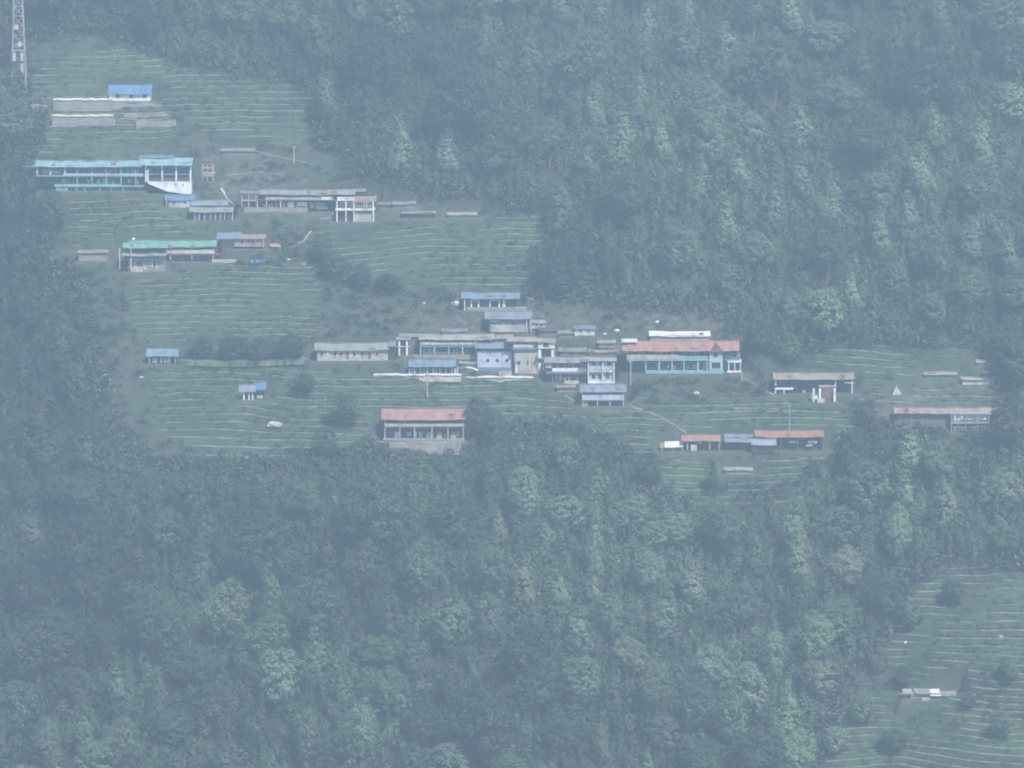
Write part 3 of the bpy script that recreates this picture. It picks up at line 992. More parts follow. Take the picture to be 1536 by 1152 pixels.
shed(776, 804, 566, 560, 556, 'brown', 'palestone', 'store_hut', 'small brown-roofed store in front of the cream-fronted house', dep=2.5, wins=(782, 794))
shed(600, 626, 512, 505, 500, 'greygreen', 'wood', 'hay_shed', 'mossy grey shed uphill of the narrow white-pillared gatehouse', dep=3)
shed(796, 818, 491, 484, 479, 'grey', 'offwhite', 'upper_hut', 'tiny whitewashed hut beside the stone cottage on the slope', 'hut', dep=3, wins=(802, 810))
shed(664, 700, 503, 497, 493, 'greyblue', 'stone', 'rear_store', 'low stone store directly behind the long gallery house', dep=3, wins=(672, 688))
shed(898, 922, 520, 514, 510, 'beige', 'stone', 'slope_shed', 'small stone shed between the byre and the red lodge', dep=3)
shed(936, 962, 600, 594, 590, 'rusty', 'wood', 'fodder_shed', 'small rusty fodder shed beside the lilac-grey roofed house', dep=3) if 0 else None


# ---- red lodge
@site(936, 1111, 560, 8, land='the teal-posted red lodge')
def _(s):
    h = House(s, 'red_lodge', 'long two-storey lodge with faded red roof, small gable and teal veranda posts', 'lodge')
    h.roof('red', 933, 1109, 511, 526, d0=-1.0, gable='paleteal')
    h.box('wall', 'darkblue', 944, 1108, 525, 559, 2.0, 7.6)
    h.box('balcony_front', 'concrete', 940, 1018, 532, 539, -.4, -.2)
    h.patches(946, 1062, 527, 532, 1.95, 14, 10); h.patches(970, 1060, 543, 555, 1.95, 12, 11)
    h.box('balcony_front', 'tealpaint', 1018, 1062, 534, 539.5, -.4, -.2)
    h.box('balcony_floor', 'paleteal', 940, 1066, 539.6, 541, -.4, 2)
    h.posts('paleteal', [968.5, 989, 1008, 1026, 1047, 1061], 541, 557, -.3, .32)
    h.box('veranda_floor', 'tealpaint', 968, 1086, 556.5, 560, -.4, 2)
    h.box('bay', 'paleteal', 1064, 1084, 528, 556, -.2, 1.9)
    h.win(1070, 1076, 529, 535, -.2, 'redbrown'); h.win(1067, 1081, 543, 553, -.2, 'paleteal')
    for x in (974, 995, 1014, 1033, 1052): h.win(x, x + 8, 544, 552, 2.0, 'paleteal')
    for x in (950, 966, 984, 1002, 1024, 1042): h.win(x, x + 6, 527.5, 532, 2.0, 'offwhite')
    h.box('side_wall', 'bluepaint', 1086, 1110, 530, 541, .5, 1.9)
    h.win(1098, 1104, 530.5, 536, .5, 'offwhite')
    # little front gable
    X0, X1, Xm = s.lx(1063), s.lx(1086), s.lx(1074)
    z0, z1 = s.lz(528, -.8), s.lz(516, -.8)
    v = [(X0, -.9, z0), (X1, -.9, z0), (Xm, -.9, z1), (X0, 2.4, z0), (X1, 2.4, z0), (Xm, 2.6, z1)]
    MB().add(v, [(0, 1, 2), (5, 4, 3), (0, 3, 4, 1), (1, 4, 5, 2), (2, 5, 3, 0)]).obj('dormer', M['redbrown'], h.root)
    h.box('water_tank', 'whiteroof', 932, 956, 509, 513.5, 1.2, 2.6)


@site(1090, 1112, 560, 4)
def _(s):
    h = House(s, 'white_annex', 'small annex with white flat edge and white posts beside the red lodge', 'annex')
    h.box('roof_edge', 'white', 1091, 1112, 541.5, 544, -.5, 4)
    h.posts('white', [1093, 1102, 1110.5], 544, 557, -.3, .28)
    h.box('floor_slab', 'white', 1090, 1112, 557, 559, -.4, 4)
    h.box('wall', 'darkwood', 1092, 1111, 544, 557, 1.5, 3.8)
    h.posts('offwhite', [1096, 1110], 559, 566, 0, .2, 'stilt')


shed(976, 1064, 513, 503.5, 496, 'whiteroof', 'pinkstone', 'white_roofed_shed', 'long shed with a white sheet roof behind the red lodge', dep=4.5, wins=(992, 1010, 1030, 1048))


# ---- white-posted house further along
@site(1162, 1280, 590, 7, land='the white-posted house')
def _(s):
    h = House(s, 'white_post_house', 'dark two-storey house with pinkish-grey roof and bright white posts', 'house')
    h.roof('rusty', 1160, 1282, 559, 568.5, d0=-.9)
    h.box('wall', 'darkblue', 1163, 1279, 568, 590, 1.8, 6.6)
    h.posts('white', [1163.5], 569, 578, -.2, .35); h.posts('white', [1253, 1278], 569, 590, -.2, .28)
    h.box('white_ledge', 'white', 1162, 1190, 581.5, 584.5, -.3, -.1)
    h.posts('white', [1163, 1176], 583, 590, -.25, .3)
    h.box('balcony_floor', 'offwhite', 1228, 1254, 578.5, 580.5, -.5, 1.8)
    h.box('white_ledge', 'white', 1266, 1280, 573, 575, -.3, -.1)
    h.box('white_ledge', 'white', 1259, 1279, 592, 595, -.3, -.1)
    h.box('white_panel', 'offwhite', 1204, 1209, 585, 589, 1.2, 1.4)
    for x in (1180, 1196, 1214, 1238, 1262): h.win(x, x + 7, 570.5, 576, 1.8, 'darkwood')


@site(1218, 1256, 604, 3)
def _(s):
    h = House(s, 'white_porch', 'projecting porch on stout white pillars below the white-posted house', 'porch')
    h.posts('white', [1220.5, 1230, 1252], 583, 603, 0, .62, 'pillar')
    h.box('plinth', 'white', 1218, 1226, 594, 599, -.1, .7)
    h.box('plinth', 'offwhite', 1226, 1237, 599, 604, -.1, .9)
    h.box('wall', 'redbrown', 1233, 1250, 582, 603, 1.0, 3)


# ---- low red-roofed farm
@site(1028, 1080, 676, 5, land='the low red-roofed farmhouse')
def _(s):
    h = House(s, 'farmhouse', 'small dark farmhouse with short faded red roof', 'house')
    h.roof('red', 1022, 1081, 652, 661, d0=-.8, gable='wood')
    h.box('wall', 'darkwood', 1029, 1080, 660, 676, 1.0, 4.8)
    h.box('wall_panel', 'offwhite', 1036, 1045.5, 667, 679, -.2, 0)
    h.box('white_panel', 'white', 1046, 1053, 663, 666, .2, .35)
    h.posts('offwhite', [1064.5, 1031, 1079], 661, 674, -.3, .3)


@site(992, 1025, 677, 3)
def _(s):
    h = House(s, 'white_sheet_shed', 'open lean-to roofed with one bright white sheet and an orange end', 'lean-to')
    h.roof('whiteroof', 997, 1025, 662, 670.5, d0=-.3, d1=3, kind='shed')
    h.roof('orange', 990, 996.5, 663.5, 671, d0=-.2, d1=2.8, kind='shed', name='end_sheet')
    h.box('wall', 'stone', 993, 1024, 670, 677, .6, 2.8)
    h.posts('palewood', [993, 1009, 1024], 670, 677, -.2, .18)


@site(1087, 1240, 676, 6, land='the long red-roofed barn')
def _(s):
    h = House(s, 'long_barn', 'long low barn, half orange-red roof and half grey sheets', 'barn')
    h.roof('orange', 1132, 1236, 645.5, 655, d0=-.8, gable='darkwood')
    h.roof('greyblue', 1087, 1131, 651, 663, d0=-.6, name='grey_roof')
    h.box('wall', 'darkwood', 1089, 1236, 656, 676, 1.2, 5.8)
    h.roof('greyblue', 1126, 1164, 658, 667, d0=-3.0, d1=-.5, kind='gable', name='front_roof')
    h.box('front_wall', 'darkwood', 1128, 1162, 667, 676, -2.4, -.9)
    for x in (1184, 1212): h.box('white_panel', 'white', x, x + 14, 661, 664.5, .2, .5)
    h.box('white_panel', 'offwhite', 1209, 1219, 667, 669.5, .1, .4)
    h.posts('wood', [1172, 1196, 1220, 1235], 655.5, 676, -.4, .22)


shed(1088, 1128, 711, 705, 701.5, 'beige', 'palestone', 'field_store', 'tiny pale stone store alone in the lower terraces', dep=2.6)


# ---- red-roofed house below the village
@site(574, 697, 662, 8, land='the big red-roofed house')
def _(s):
    h = House(s, 'red_house', 'big two-storey house with plain red roof on a stone terrace', 'house')
    h.roof('red', 572, 699, 613, 629, d0=-1.1, gable='wood')
    h.box('wall', 'darkblue', 577, 696, 628, 661, 2.0, 7.6)
    h.box('balcony_front', 'palestone', 577, 696, 635.5, 639.5, -.5, -.3)
    h.patches(580, 694, 646, 658, 1.95, 12, 14)
    h.box('balcony_floor', 'wood', 577, 696, 639.8, 641.2, -.5, 2)
    h.posts('offwhite', [578, 607, 695], 629, 641, -.4, .22)
    h.posts('offwhite', [577.5, 600, 622, 648, 672, 695], 641, 660, -.4, .24)
    for x in (640, 655, 676): h.box('wall_panel', 'pinkstone', x, x + 8, 648, 658, 1.0, 1.2)
    for x in (586, 626, 664): h.win(x, x + 10, 630.5, 635, 2.0, 'wood')
    for x in (586, 610): h.door(x, x + 7, 645, 659, 2.0)
    h.box('plinth', 'stone', 574, 697, 659.5, 662, -1.2, 2)


# ---- right hand sheds
@site(1345, 1494, 632, 5, land='the long rusty-roofed shed')
def _(s):
    h = House(s, 'long_shed', 'very long low shed with rusty beige roof among bushes', 'shed')
    h.roof('rusty', 1341, 1495, 611, 619.5, d0=-.7, gable='wood')
    h.box('wall', 'wood', 1346, 1492, 619, 632, .4, 4.8)
    h.roof('grey', 1424, 1482, 616.5, 621, d0=-1.6, d1=-.4, kind='shed', name='awning')
    for x in (1360, 1384, 1408): h.win(x, x + 7, 622, 628, .4, 'offwhite')


@site(1425, 1494, 648, 5)
def _(s):
    h = House(s, 'balcony_house', 'dark balcony house with pale rails in front of the long rusty-roofed shed', 'house')
    h.box('wall', 'darkblue', 1427, 1484, 622, 648, 1.2, 4.6)
    h.box('balcony_floor', 'concrete', 1425, 1484, 634, 635.5, -.2, 1.2)
    h.rail('concrete', 1426, 1484, 629, 633.8, -.15)
    h.patches(1430, 1482, 623, 632, 1.15, 9, 12); h.patches(1430, 1482, 637, 647, 1.15, 9, 13)
    h.rail('bluewhite', 1430, 1482, 640, 646, .2)
    h.posts('offwhite', [1490, 1494], 622, 640, 0, .3)
    h.posts('concrete', [1427, 1448, 1466, 1483], 622, 648, -.15, .2)
    h.roof('grey', 1484, 1498, 619, 622, d0=-.4, d1=4, kind='flat', name='corner_roof')
    for x in (1434, 1452, 1470): h.win(x, x + 7, 624, 628.5, 1.2, 'bluewhite')


shed(1388, 1434, 566, 561.5, 558, 'beige', 'stone', 'terrace_shed', 'low straw-coloured shed at the foot of the curved terraces', dep=2.6)
shed(1444, 1492, 577, 569, 565.5, 'beige', 'offwhite', 'pale_long_shed', 'pale shed with sagging cream roof beyond the curved terraces', dep=3)
shed(1466, 1478, 548, 544, 539, 'beige', 'palestone', 'cream_hut', 'tiny cream hut standing highest beyond the curved terraces', 'hut', dep=2.5)
shed(1476, 1486, 563, 560, 557, 'greyblue', 'concrete', 'tank_hut', 'tiny grey dome-roofed store between the cream hut and the pale shed', 'hut', dep=2)


@site(361, 398, 600, 4, land='the white-legged field hut')
def _(s):
    h = House(s, 'field_hut', 'small field hut with lilac roof on white legs and a blue tarp at its side', 'hut')
    h.roof('greyblue', 358, 384, 577, 588, d0=-.5, d1=4)
    h.roof('blue', 381, 399, 573, 584, d0=.2, d1=4, name='tarp', kind='shed')
    h.box('lintel', 'white', 362, 382, 586, 588.5, 0, .3)
    h.posts('white', [366, 373.5, 379], 588, 600, 0, .4, 'leg')
    h.box('wall', 'darkblue', 364, 396, 586, 599, 1.6, 3.8)
    h.box('wall_panel', 'concrete', 385, 394, 593, 598, .6, .9)


@site(220, 267, 546, 5, land='the lone blue-roofed hut')
def _(s):
    h = House(s, 'edge_hut', 'lone hut with faded blue roof at the edge of the wood', 'hut')
    h.roof('paleblue', 219, 268, 522.5, 534, d0=-.6)
    h.box('wall', 'darkwood', 223, 264, 533, 546, 1.2, 4.6)
    h.posts('bluewhite', [224, 233, 242, 254, 263], 534, 545, -.2, .24)
    for x in (228, 245): h.box('wall_panel', 'bluewhite', x, x + 8, 537, 544, .4, .5)


@site(1357, 1436, 1048, 4, land='the tumbledown stone hut')
def _(s):
    h = House(s, 'stone_hut', 'tumbledown stone hut with one bright white sheet on its roof', 'hut')
    h.roof('grey', 1372, 1396, 1034, 1040, d0=-.4, kind='shed')
    h.roof('whiteroof', 1395, 1411, 1035, 1043.5, d0=-.5, name='white_sheet', kind='shed')
    h.roof('greyblue', 1411, 1436, 1037, 1043, d0=-.4, name='side_roof', kind='shed')
    h.box('wall', 'stone', 1366, 1434, 1041, 1048, .2, 3.8)
    h.box('low_wall', 'palestone', 1354, 1368, 1036, 1041, 1.0, 3)
    h.win(1384, 1390, 1042, 1046, .2); h.win(1416, 1421, 1043, 1047, .2)
    h.box('trough', 'bluewhite', 1382, 1394, 1047, 1050, -1.2, -.6)


@site(1338, 1354, 592, 3)
def _(s):
    h = House(s, 'white_tent', 'small white ridge tent pitched beside the white-posted house', 'tent')
    X0, X1, Xm = s.lx(1339), s.lx(1353), s.lx(1344)
    v = [(X0, 0, -.1), (X1, 0, -.1), (Xm, .1, s.lz(578)), (X0, 3, -.1), (X1, 3, -.1), (Xm, 2.9, s.lz(578))]
    MB().add(v, [(0, 1, 2), (5, 4, 3), (1, 4, 5, 2), (2, 5, 3, 0), (0, 3, 4, 1)]).obj('canvas', M['bluewhite'], h.root)
    MB().tube([(Xm, -.1, 0), (Xm, -.1, s.lz(577))], .08).obj('pole', M['palewood'], h.root)
    v = [(X0, -.06, 0), (s.lx(1345), -.06, 0), (Xm, -.02, s.lz(579))]
    MB().add(v + [(x, y + .03, z) for x, y, z in v], [(0, 1, 2), (5, 4, 3), (0, 3, 4, 1), (1, 4, 5, 2), (2, 5, 3, 0)]).obj('flap', M['white'], h.root)


# ------------------------------------------------------------------ ground mesh
def build_ground():
    xs = np.concatenate([np.linspace(-1000, -190, 36)[:-1], np.linspace(-190, -150, 21)[:-1], np.arange(-150, 150.01, .75), np.linspace(150, 190, 21)[1:], np.linspace(190, 1000, 36)[1:]])
    ys = np.concatenate([np.linspace(-1560, -200, 90)[:-1], np.linspace(-200, -150, 26)[:-1], np.arange(-150, 152.01, .27), np.linspace(152, 210, 30)[1:], np.linspace(210, 640, 40)[1:]])
    X, Y = np.meshgrid(xs, ys)
    x = X.ravel(); y = Y.ravel()
    z, u, tm, bare, pw, fo = terrain(x, y, True)
    nx, ny = len(xs), len(ys)
    me = bpy.data.meshes.new('hillside_ground')
    n = nx * ny
    me.vertices.add(n)
    me.vertices.foreach_set('co', np.stack([x, y, z], 1).astype(np.float32).ravel())
    i = (np.arange(ny - 1)[:, None] * nx + np.arange(nx - 1)[None, :]).ravel()
    q = np.stack([i, i + 1, i + nx + 1, i + nx], 1).astype(np.int32)
    nf = len(q)
    me.loops.add(nf * 4); me.loops.foreach_set('vertex_index', q.ravel())
    me.polygons.add(nf); me.polygons.foreach_set('loop_start', np.arange(0, nf * 4, 4, dtype=np.int32))
    me.polygons.foreach_set('use_smooth', np.ones(nf, bool))
    me.update(calc_edges=True)
    for nm, a in (('u', u), ('tm', tm), ('bare', bare), ('pad', pw), ('fo', fo)):
        at = me.attributes.new(nm, 'FLOAT', 'POINT'); at.data.foreach_set('value', np.asarray(a, np.float32))
    me.materials.append(ground_mat())
    o = bpy.data.objects.new('hillside_ground', me); COL.objects.link(o)
    tag(o, 'green terraced hillside falling into the valley', kind='structure')


build_ground()
for fn, s in JOBS:
    fn(s)


# ------------------------------------------------------------------ walls, poles, paths, small things
def gz(x, y):
    return float(terrain(np.array([x]), np.array([y]))[0])


def drape(name, pts, width, thick, m, label, cat=None, kind='thing', lift=0.0, group=None):
    """a strip that follows the ground along a polyline"""
    P = []
    for (a, b) in zip(pts[:-1], pts[1:]):
        n = max(2, int(math.hypot(b[0] - a[0], b[1] - a[1]) / 5))
        for i in range(n):
            P.append((a[0] + (b[0] - a[0]) * i / n, a[1] + (b[1] - a[1]) * i / n))
    P.append(pts[-1])
    W = [cast(px, py, True) for px, py in P]
    mb = MB(); vs = []; fs = []
    for i, w in enumerate(W):
        a = W[max(0, i - 1)]; b = W[min(len(W) - 1, i + 1)]
        t = (b - a)[:2]; t = t / (np.linalg.norm(t) + 1e-9); nrm = np.array([-t[1], t[0]])
        for sd, dz in ((-1, -.5), (-1, thick), (1, thick), (1, -.5)):
            q = w[:2] + nrm * sd * width / 2 * random.uniform(.85, 1.15)
            vs.append((q[0], q[1], w[2] + dz + lift + (random.uniform(-.05, .05) if dz > 0 else 0)))
    for i in range(len(W) - 1):
        for k in range(4):
            fs.append((i * 4 + k, i * 4 + (k + 1) % 4, i * 4 + 4 + (k + 1) % 4, i * 4 + 4 + k))
    e = (len(W) - 1) * 4
    fs += [(3, 2, 1, 0), (e, e + 1, e + 2, e + 3)]
    o0 = W[0]
    mb.add([(v[0] - o0[0], v[1] - o0[1], v[2] - o0[2]) for v in vs], fs)
    o = mb.obj(name, M[m], loc=o0)
    return tag(o, label, cat, group, kind)


def stone_wall(x0, x1, yt, yb, m, cap, label, thick=1.6, slant=0, slump=0.0, name='stone_wall'):
    p = cast((x0 + x1) / 2, yb, True); k = mpp_at(p)
    r = tag(empty(name, p), label, 'wall', kind='thing')
    W = (x1 - x0) * k / 2; Hh = (yb - yt) * k / CT
    n = max(3, int(W * 2 / 1.5)); vs = []; fs = []; rnd = random.Random(int(x0))
    top = []
    for i in range(n + 1):
        x = -W + 2 * W * i / n
        h = Hh + rnd.uniform(-.12, .12) + slump * math.sin(i * 1.3)
        top.append((x, h))
        j = rnd.uniform(-.1, .1)
        vs += [(x + slant * k * (1 if i == n else 0), j, -.8), (x, j * .5 + .15, h), (x, thick, h), (x, thick + .3, -.8)]
    for i in range(n):
        a = i * 4
        for q in range(4):
            fs.append((a + q, a + 4 + q, a + 4 + (q + 1) % 4, a + (q + 1) % 4))
    fs += [(0, 1, 2, 3), (n * 4 + 3, n * 4 + 2, n * 4 + 1, n * 4)]
    MB().add(vs, fs).obj('masonry', M[m], r)
    if cap:
        cb = MB(); cv = []; cf = []
        for i, (x, h) in enumerate(top):
            cv += [(x, -.1, h + .02), (x, -.1, h + .3), (x, thick + .1, h + .38), (x, thick + .1, h + .02)]
        for i in range(n):
            a = i * 4
            for q in range(4):
                cf.append((a + q, a + 4 + q, a + 4 + (q + 1) % 4, a + (q + 1) % 4))
        cf += [(0, 1, 2, 3), (n * 4 + 3, n * 4 + 2, n * 4 + 1, n * 4)]
        cb.add(cv, cf).obj('coping', M[cap], r)
    return r


stone_wall(80, 168, 150.5, 167, 'stone', 'white', 'grey retaining wall with white coping level with the cottage', 2.2)
stone_wall(78, 170, 175, 189, 'stone', 'cream', 'lower grey retaining wall with cream coping and slanting end', 2.2, 6)
stone_wall(46, 70, 158, 166, 'pinkstone', None, 'broken pinkish stone wall nearest the lattice mast', 2, 0, .35)
stone_wall(168, 244, 156, 161, 'stone', None, 'ragged rubble wall directly below the blue-roofed cottage', 1.4, 0, .3)
stone_wall(186, 262, 171, 177, 'stone', None, 'second rubble wall down from the blue-roofed cottage', 1.4, 0, .25)
stone_wall(204, 264, 182, 190, 'stone', None, 'lowest rubble wall of the patch below the blue-roofed cottage', 1.4, 0, .3)
stone_wall(560, 692, 563.5, 568.5, 'palestone', 'white', 'long white-topped wall in front of the low blue-roofed house', 1.0)
stone_wall(682, 800, 567, 573.5, 'palestone', 'white', 'white-topped wall below the house with round windows', 1.2)
stone_wall(584, 692, 664, 678, 'stone', None, 'grey stone terrace wall under the big red-roofed house', 1.5, 0, .12)
stone_wall(748, 768, 557, 566, 'pinkstone', None, 'short pinkish wall between the round windows house and white wall', 1.0)

# sports-lawn like flat grass shelf beside the lone hut
drape('grass_shelf', [(272, 544), (340, 546), (400, 545), (458, 542)], 4.2, .95, 'earth', None, kind='structure')
bpy.data.objects['grass_shelf'].data.materials.clear()
mg = mat('light_short_grass', (.14, .20, .095), .9, .25, .5); M['lawn'] = mg
bpy.data.objects['grass_shelf'].data.materials.append(mg)

for pts in ([(428, 372), (440, 369), (455, 361), (466, 347)], [(332, 282), (340, 296), (352, 308)],
            [(480, 328), (520, 322)], [(378, 226), (470, 246)], [(1100, 612), (1168, 613)], [(940, 606), (985, 622), (1030, 648)], [(1116, 566), (1140, 582), (1160, 592)], [(848, 592), (866, 606), (876, 611)], [(340, 262), (384, 258)]):
    drape('footpath', pts, .7, .1, 'palestone' if pts[0][0] in (428, 332) else 'earth', None, kind='structure')


def pole(px, yt, yb, r, m, label, name='utility_pole', cross=True, cat='pole'):
    p = cast(px, yb, True); k = mpp_at(p); h = (yb - yt) * k / CT
    e = tag(empty(name, p), label, cat, kind='thing')
    MB().tube([(0, 0, -.5), (0, 0, h)], r, 8, r * .75).obj('shaft', M[m], e)
    if cross:
        MB().box(-.55, .55, -.05, .05, h - .45, h - .33).obj('crossarm', M[m], e)
        for x in (-.5, .38):
            MB().tube([(x + .06, 0, h - .329), (x + .06, 0, h - .15)], .06, 8).obj('insulator', M['offwhite'], e)
    return e


pole(641, 560, 597, .2, 'palewood', 'stout pale wooden pole below the low blue-roofed house')
pole(441, 219, 246, .13, 'offwhite', 'thin white pole on the bare slope above the long grey-roofed lodge')
pole(946, 541, 576, .16, 'paleteal', 'pale pole standing at the corner of the red lodge')
pole(1184, 606, 646, .13, 'steel', 'thin grey pole in the field below the white-posted house')
pole(1113, 558, 572, .13, 'offwhite', 'short white pole beside the white annex of the red lodge', cross=False)
pole(1293, 622, 634, .15, 'offwhite', 'short whitish post among bushes near the long rusty-roofed shed', cross=False, name='marker_post')
pole(172, 80, 90, .1, 'offwhite', 'tiny white post on the slope above the blue-roofed cottage', cross=False, name='marker_post')
pole(550, 612, 636, .1, 'wood', 'thin stick beside the dark bush near the big red-roofed house', cross=False, name='marker_post')
pole(722, 622, 632, .1, 'offwhite', 'short leaning white stick in the dark trees by the big red-roofed house', cross=False, name='marker_post')


def slab(px0, py0, px1, py1, w, t, m, label, name, cat, lift=.5):
    a = cast(px0, py0, True); b = cast(px1, py1, True)
    a = a + np.array([0, 0, lift]); b = b + np.array([0, 0, lift])
    o = MB(); d = b - a; nr = np.array([0, 1., .35]) * w
    v = [a, b, b + nr, a + nr]
    v = [q - a for q in v]; v2 = [q + np.array([0, 0, -t]) for q in v]
    o.add(v + v2, [(0, 1, 2, 3), (7, 6, 5, 4), (0, 4, 5, 1), (1, 5, 6, 2), (2, 6, 7, 3), (3, 7, 4, 0)])
    return tag(o.obj(name, M[m], loc=a), label, cat, kind='thing')


slab(697, 552, 717, 558, .5, .3, 'white', 'slanting white slab between the low blue-roofed house and round windows house', 'leaning_slab', 'slab')
# white pipes running down from the arched house
for pts, lab in (([(698, 449), (712, 453), (724, 464), (730, 470)], 'pale pipe sloping down from the white-arched house'),
                 ([(742, 481), (756, 482), (768, 492), (776, 501)], 'pale curved pipe across the stone cottage front'),
                 ([(788, 447), (800, 452)], 'short pale pipe on the slope above the stone cottage')):
    W = [cast(a, b, True) + np.array([0, -.6, .35]) for a, b in pts]
    tag(MB().tube([w - W[0] for w in W], .16, 6).obj('water_pipe', M['offwhite'], loc=W[0]), lab, 'pipe', kind='thing')


def tarp(px, py, w, m, label, d=1.4):
    p = cast(px, py, True)
    nx = 8; vs = []; fs = []; rnd = random.Random(px)
    for j in range(4):
        for i in range(nx + 1):
            x = (i / nx - .5) * w; y = j / 3 * d
            vs.append((x, y, .35 + .25 * j + rnd.uniform(-.1, .1)))
    k = len(vs); vs += [(x, y, z - .06) for x, y, z in vs]
    for j in range(3):
        for i in range(nx):
            a = j * (nx + 1) + i
            fs += [(a, a + 1, a + nx + 2, a + nx + 1), (k + a + nx + 1, k + a + nx + 2, k + a + 1, k + a)]
    ring = list(range(nx + 1)) + [(nx + 1) * j + nx for j in (1, 2, 3)] + list(range(3 * (nx + 1) + nx - 1, 3 * (nx + 1) - 1, -1)) + [(nx + 1) * j for j in (2, 1)]
    for a, b in zip(ring, ring[1:] + ring[:1]): fs.append((a, k + a, k + b, b))
    return tag(MB().add(vs, fs).obj('tarpaulin', M[m], loc=p), label, 'tarp', kind='thing')


tarp(386, 396, 4.2, 'tarpblue', 'bright blue tarpaulin spread at the head of a terraced field')
tarp(413, 372, 3.0, 'tarporange', 'orange tarpaulin lying at the foot of the curving footpath')


def rock(px, py, r, m, label, sx=1.5, cat='rock', name='boulder'):
    p = cast(px, py, True); rnd = random.Random(px * 3 + py)
    vs = []; fs = []; n, q = 9, 5
    for j in range(q + 1):
        for i in range(n):
            a = 2 * math.pi * i / n; b = math.pi * j / q
            k = r * rnd.uniform(.8, 1.15)
            vs.append((k * sx * math.sin(b) * math.cos(a), k * math.sin(b) * math.sin(a), k * .85 * math.cos(b) + r * .45))
    for j in range(q):
        for i in range(n):
            fs.append((j * n + i, (j + 1) * n + i, (j + 1) * n + (i + 1) % n, j * n + (i + 1) % n))
    o = MB().add(vs, fs).obj(name, M[m], loc=p)
    return tag(o, label, cat, kind='thing')


rock(683, 458, .95, 'offwhite', 'big whitish boulder beside the blue-roofed house with white arches', 1.5)
rock(412, 640, 1.1, 'palestone', 'pale tan boulder in the terraces below the white-legged field hut', 2.0)
rock(433, 391, .5, 'palestone', 'small pale stone near the bright blue tarpaulin')
rock(456, 398, .45, 'palestone', 'small pale stone at the end of the upper terraced field')
rock(295, 536, .4, 'offwhite', 'small white stone above the light grass shelf')
rock(454, 540, .55, 'palestone', 'pale stone at the end of the light grass shelf', 2.0)
rock(212, 567, .4, 'offwhite', 'small white stone below the lone blue-roofed hut')
rock(1358, 965, .42, 'white', 'tiny white stone on the striped lower terraces', 1.0)
rock(1501, 956, .4, 'offwhite', 'small pale stone far along the striped lower terraces')
rock(1469, 1054, .45, 'palestone', 'pale stone beside the tumbledown stone hut', 1.8)
rock(925, 497, .55, 'white', 'white stone on the bare slope by the red lodge', 1.5)
rock(907, 502, .4, 'offwhite', 'smaller white stone beside the white stone by the red lodge')
rock(986, 484, .42, 'white', 'tiny white stone high on the bare slope above the red lodge')
rock(636, 456, .4, 'offwhite', 'lone white stone in the scrub uphill of the gallery house')
rock(1045, 592, .75, 'palestone', 'pale rock in the field below the red lodge', 1.2)
rock(1260, 658, .5, 'white', 'white stone at the end of the long red-roofed barn', 1.0)
rock(278, 240, .5, 'offwhite', 'whitish rock above the open white-columned block', 2.0)
rock(200, 360, .5, 'white', 'white rock just above the green-roofed house corner', .9)
rock(400, 307, .4, 'offwhite', 'white rock under the long grey-roofed lodge', 1.2) if 0 else None


# ---- lattice mast
def mast():
    p = cast(29, 138, True); k = mpp_at(p)
    e = tag(empty('lattice_mast', p), 'tall tapering lattice mast in white and faded red bands above the fields', 'mast', kind='thing')
    LAND.append(('the lattice mast', 29, 100))
    hw = lambda z: 2.15 - z * .034
    top = 44.0; n = 16
    lev = [top * i / n for i in range(n + 1)]
    for sx in (-1, 1):
        for sy in (-1, 1):
            MB().tube([(sx * hw(z), sy * hw(z), z - (.6 if z == 0 else 0)) for z in lev], .12, 6, .08).obj('leg', M['steel'], e)
    for i in range(n):
        z0, z1 = lev[i], lev[i + 1]; a, b = hw(z0), hw(z1)
        band = MB()
        for (ax, ay), (bx, by) in (((-1, -1), (1, -1)), ((1, -1), (1, 1)), ((1, 1), (-1, 1)), ((-1, 1), (-1, -1))):
            r = .06
            band.tube([(ax * a, ay * a, z0), (bx * b, by * b, z1)], r, 4)
            band.tube([(bx * a, by * a, z0), (ax * b, ay * b, z1)], r, 4)
            band.tube([(ax * a, ay * a, z0 + .05), (bx * a, by * a, z0 + .05)], r * .9, 4)
        band.obj('bracing', M['redsteel' if (i // 2) % 2 else 'steel'], e)
    for z, s in ((14.0, 1), (19.0, -1)):
        d = MB().tube([(s * .5, -hw(z) - .15, z), (s * .5, -hw(z) - .7, z)], .75, 16).obj('dish', M['offwhite'], e)
    for x in (-1.1, 1.1):
        for z in (7.2, 10.4):
            MB().box(x - .38, x + .38, -hw(z) - .5, -hw(z) - .3, z - 1.2, z + 1.2).obj('antenna_panel', M['offwhite'], e)
    MB().box(-1.9, 1.9, -1.9, 1.9, 12.0, 12.15).obj('platform', M['steel'], e)


mast()


# ------------------------------------------------------------------ foliage meshes
def leaf_quads(centers, normals, size, rs, flat=.27):
    n = len(centers)
    nr = normals + rs.normal(0, flat, (n, 3)); nr /= np.linalg.norm(nr, axis=1)[:, None] + 1e-9
    t = np.cross(nr, rs.normal(0, 1, (n, 3))); t /= np.linalg.norm(t, axis=1)[:, None] + 1e-9
    b = np.cross(nr, t)
    s = size * rs.uniform(.6, 1.35, (n, 1))
    q = np.stack([centers - t * s, centers - b * s * .55, centers + t * s, centers + b * s * .55], 1)
    return q.reshape(-1, 3)


def quads_mesh(name, verts, m):
    me = bpy.data.meshes.new(name)
    n = len(verts); me.vertices.add(n); me.vertices.foreach_set('co', verts.astype(np.float32).ravel())
    me.loops.add(n); me.loops.foreach_set('vertex_index', np.arange(n, dtype=np.int32))
    me.polygons.add(n // 4); me.polygons.foreach_set('loop_start', np.arange(0, n, 4, dtype=np.int32))
    me.update(calc_edges=True); me.materials.append(m)
    return me


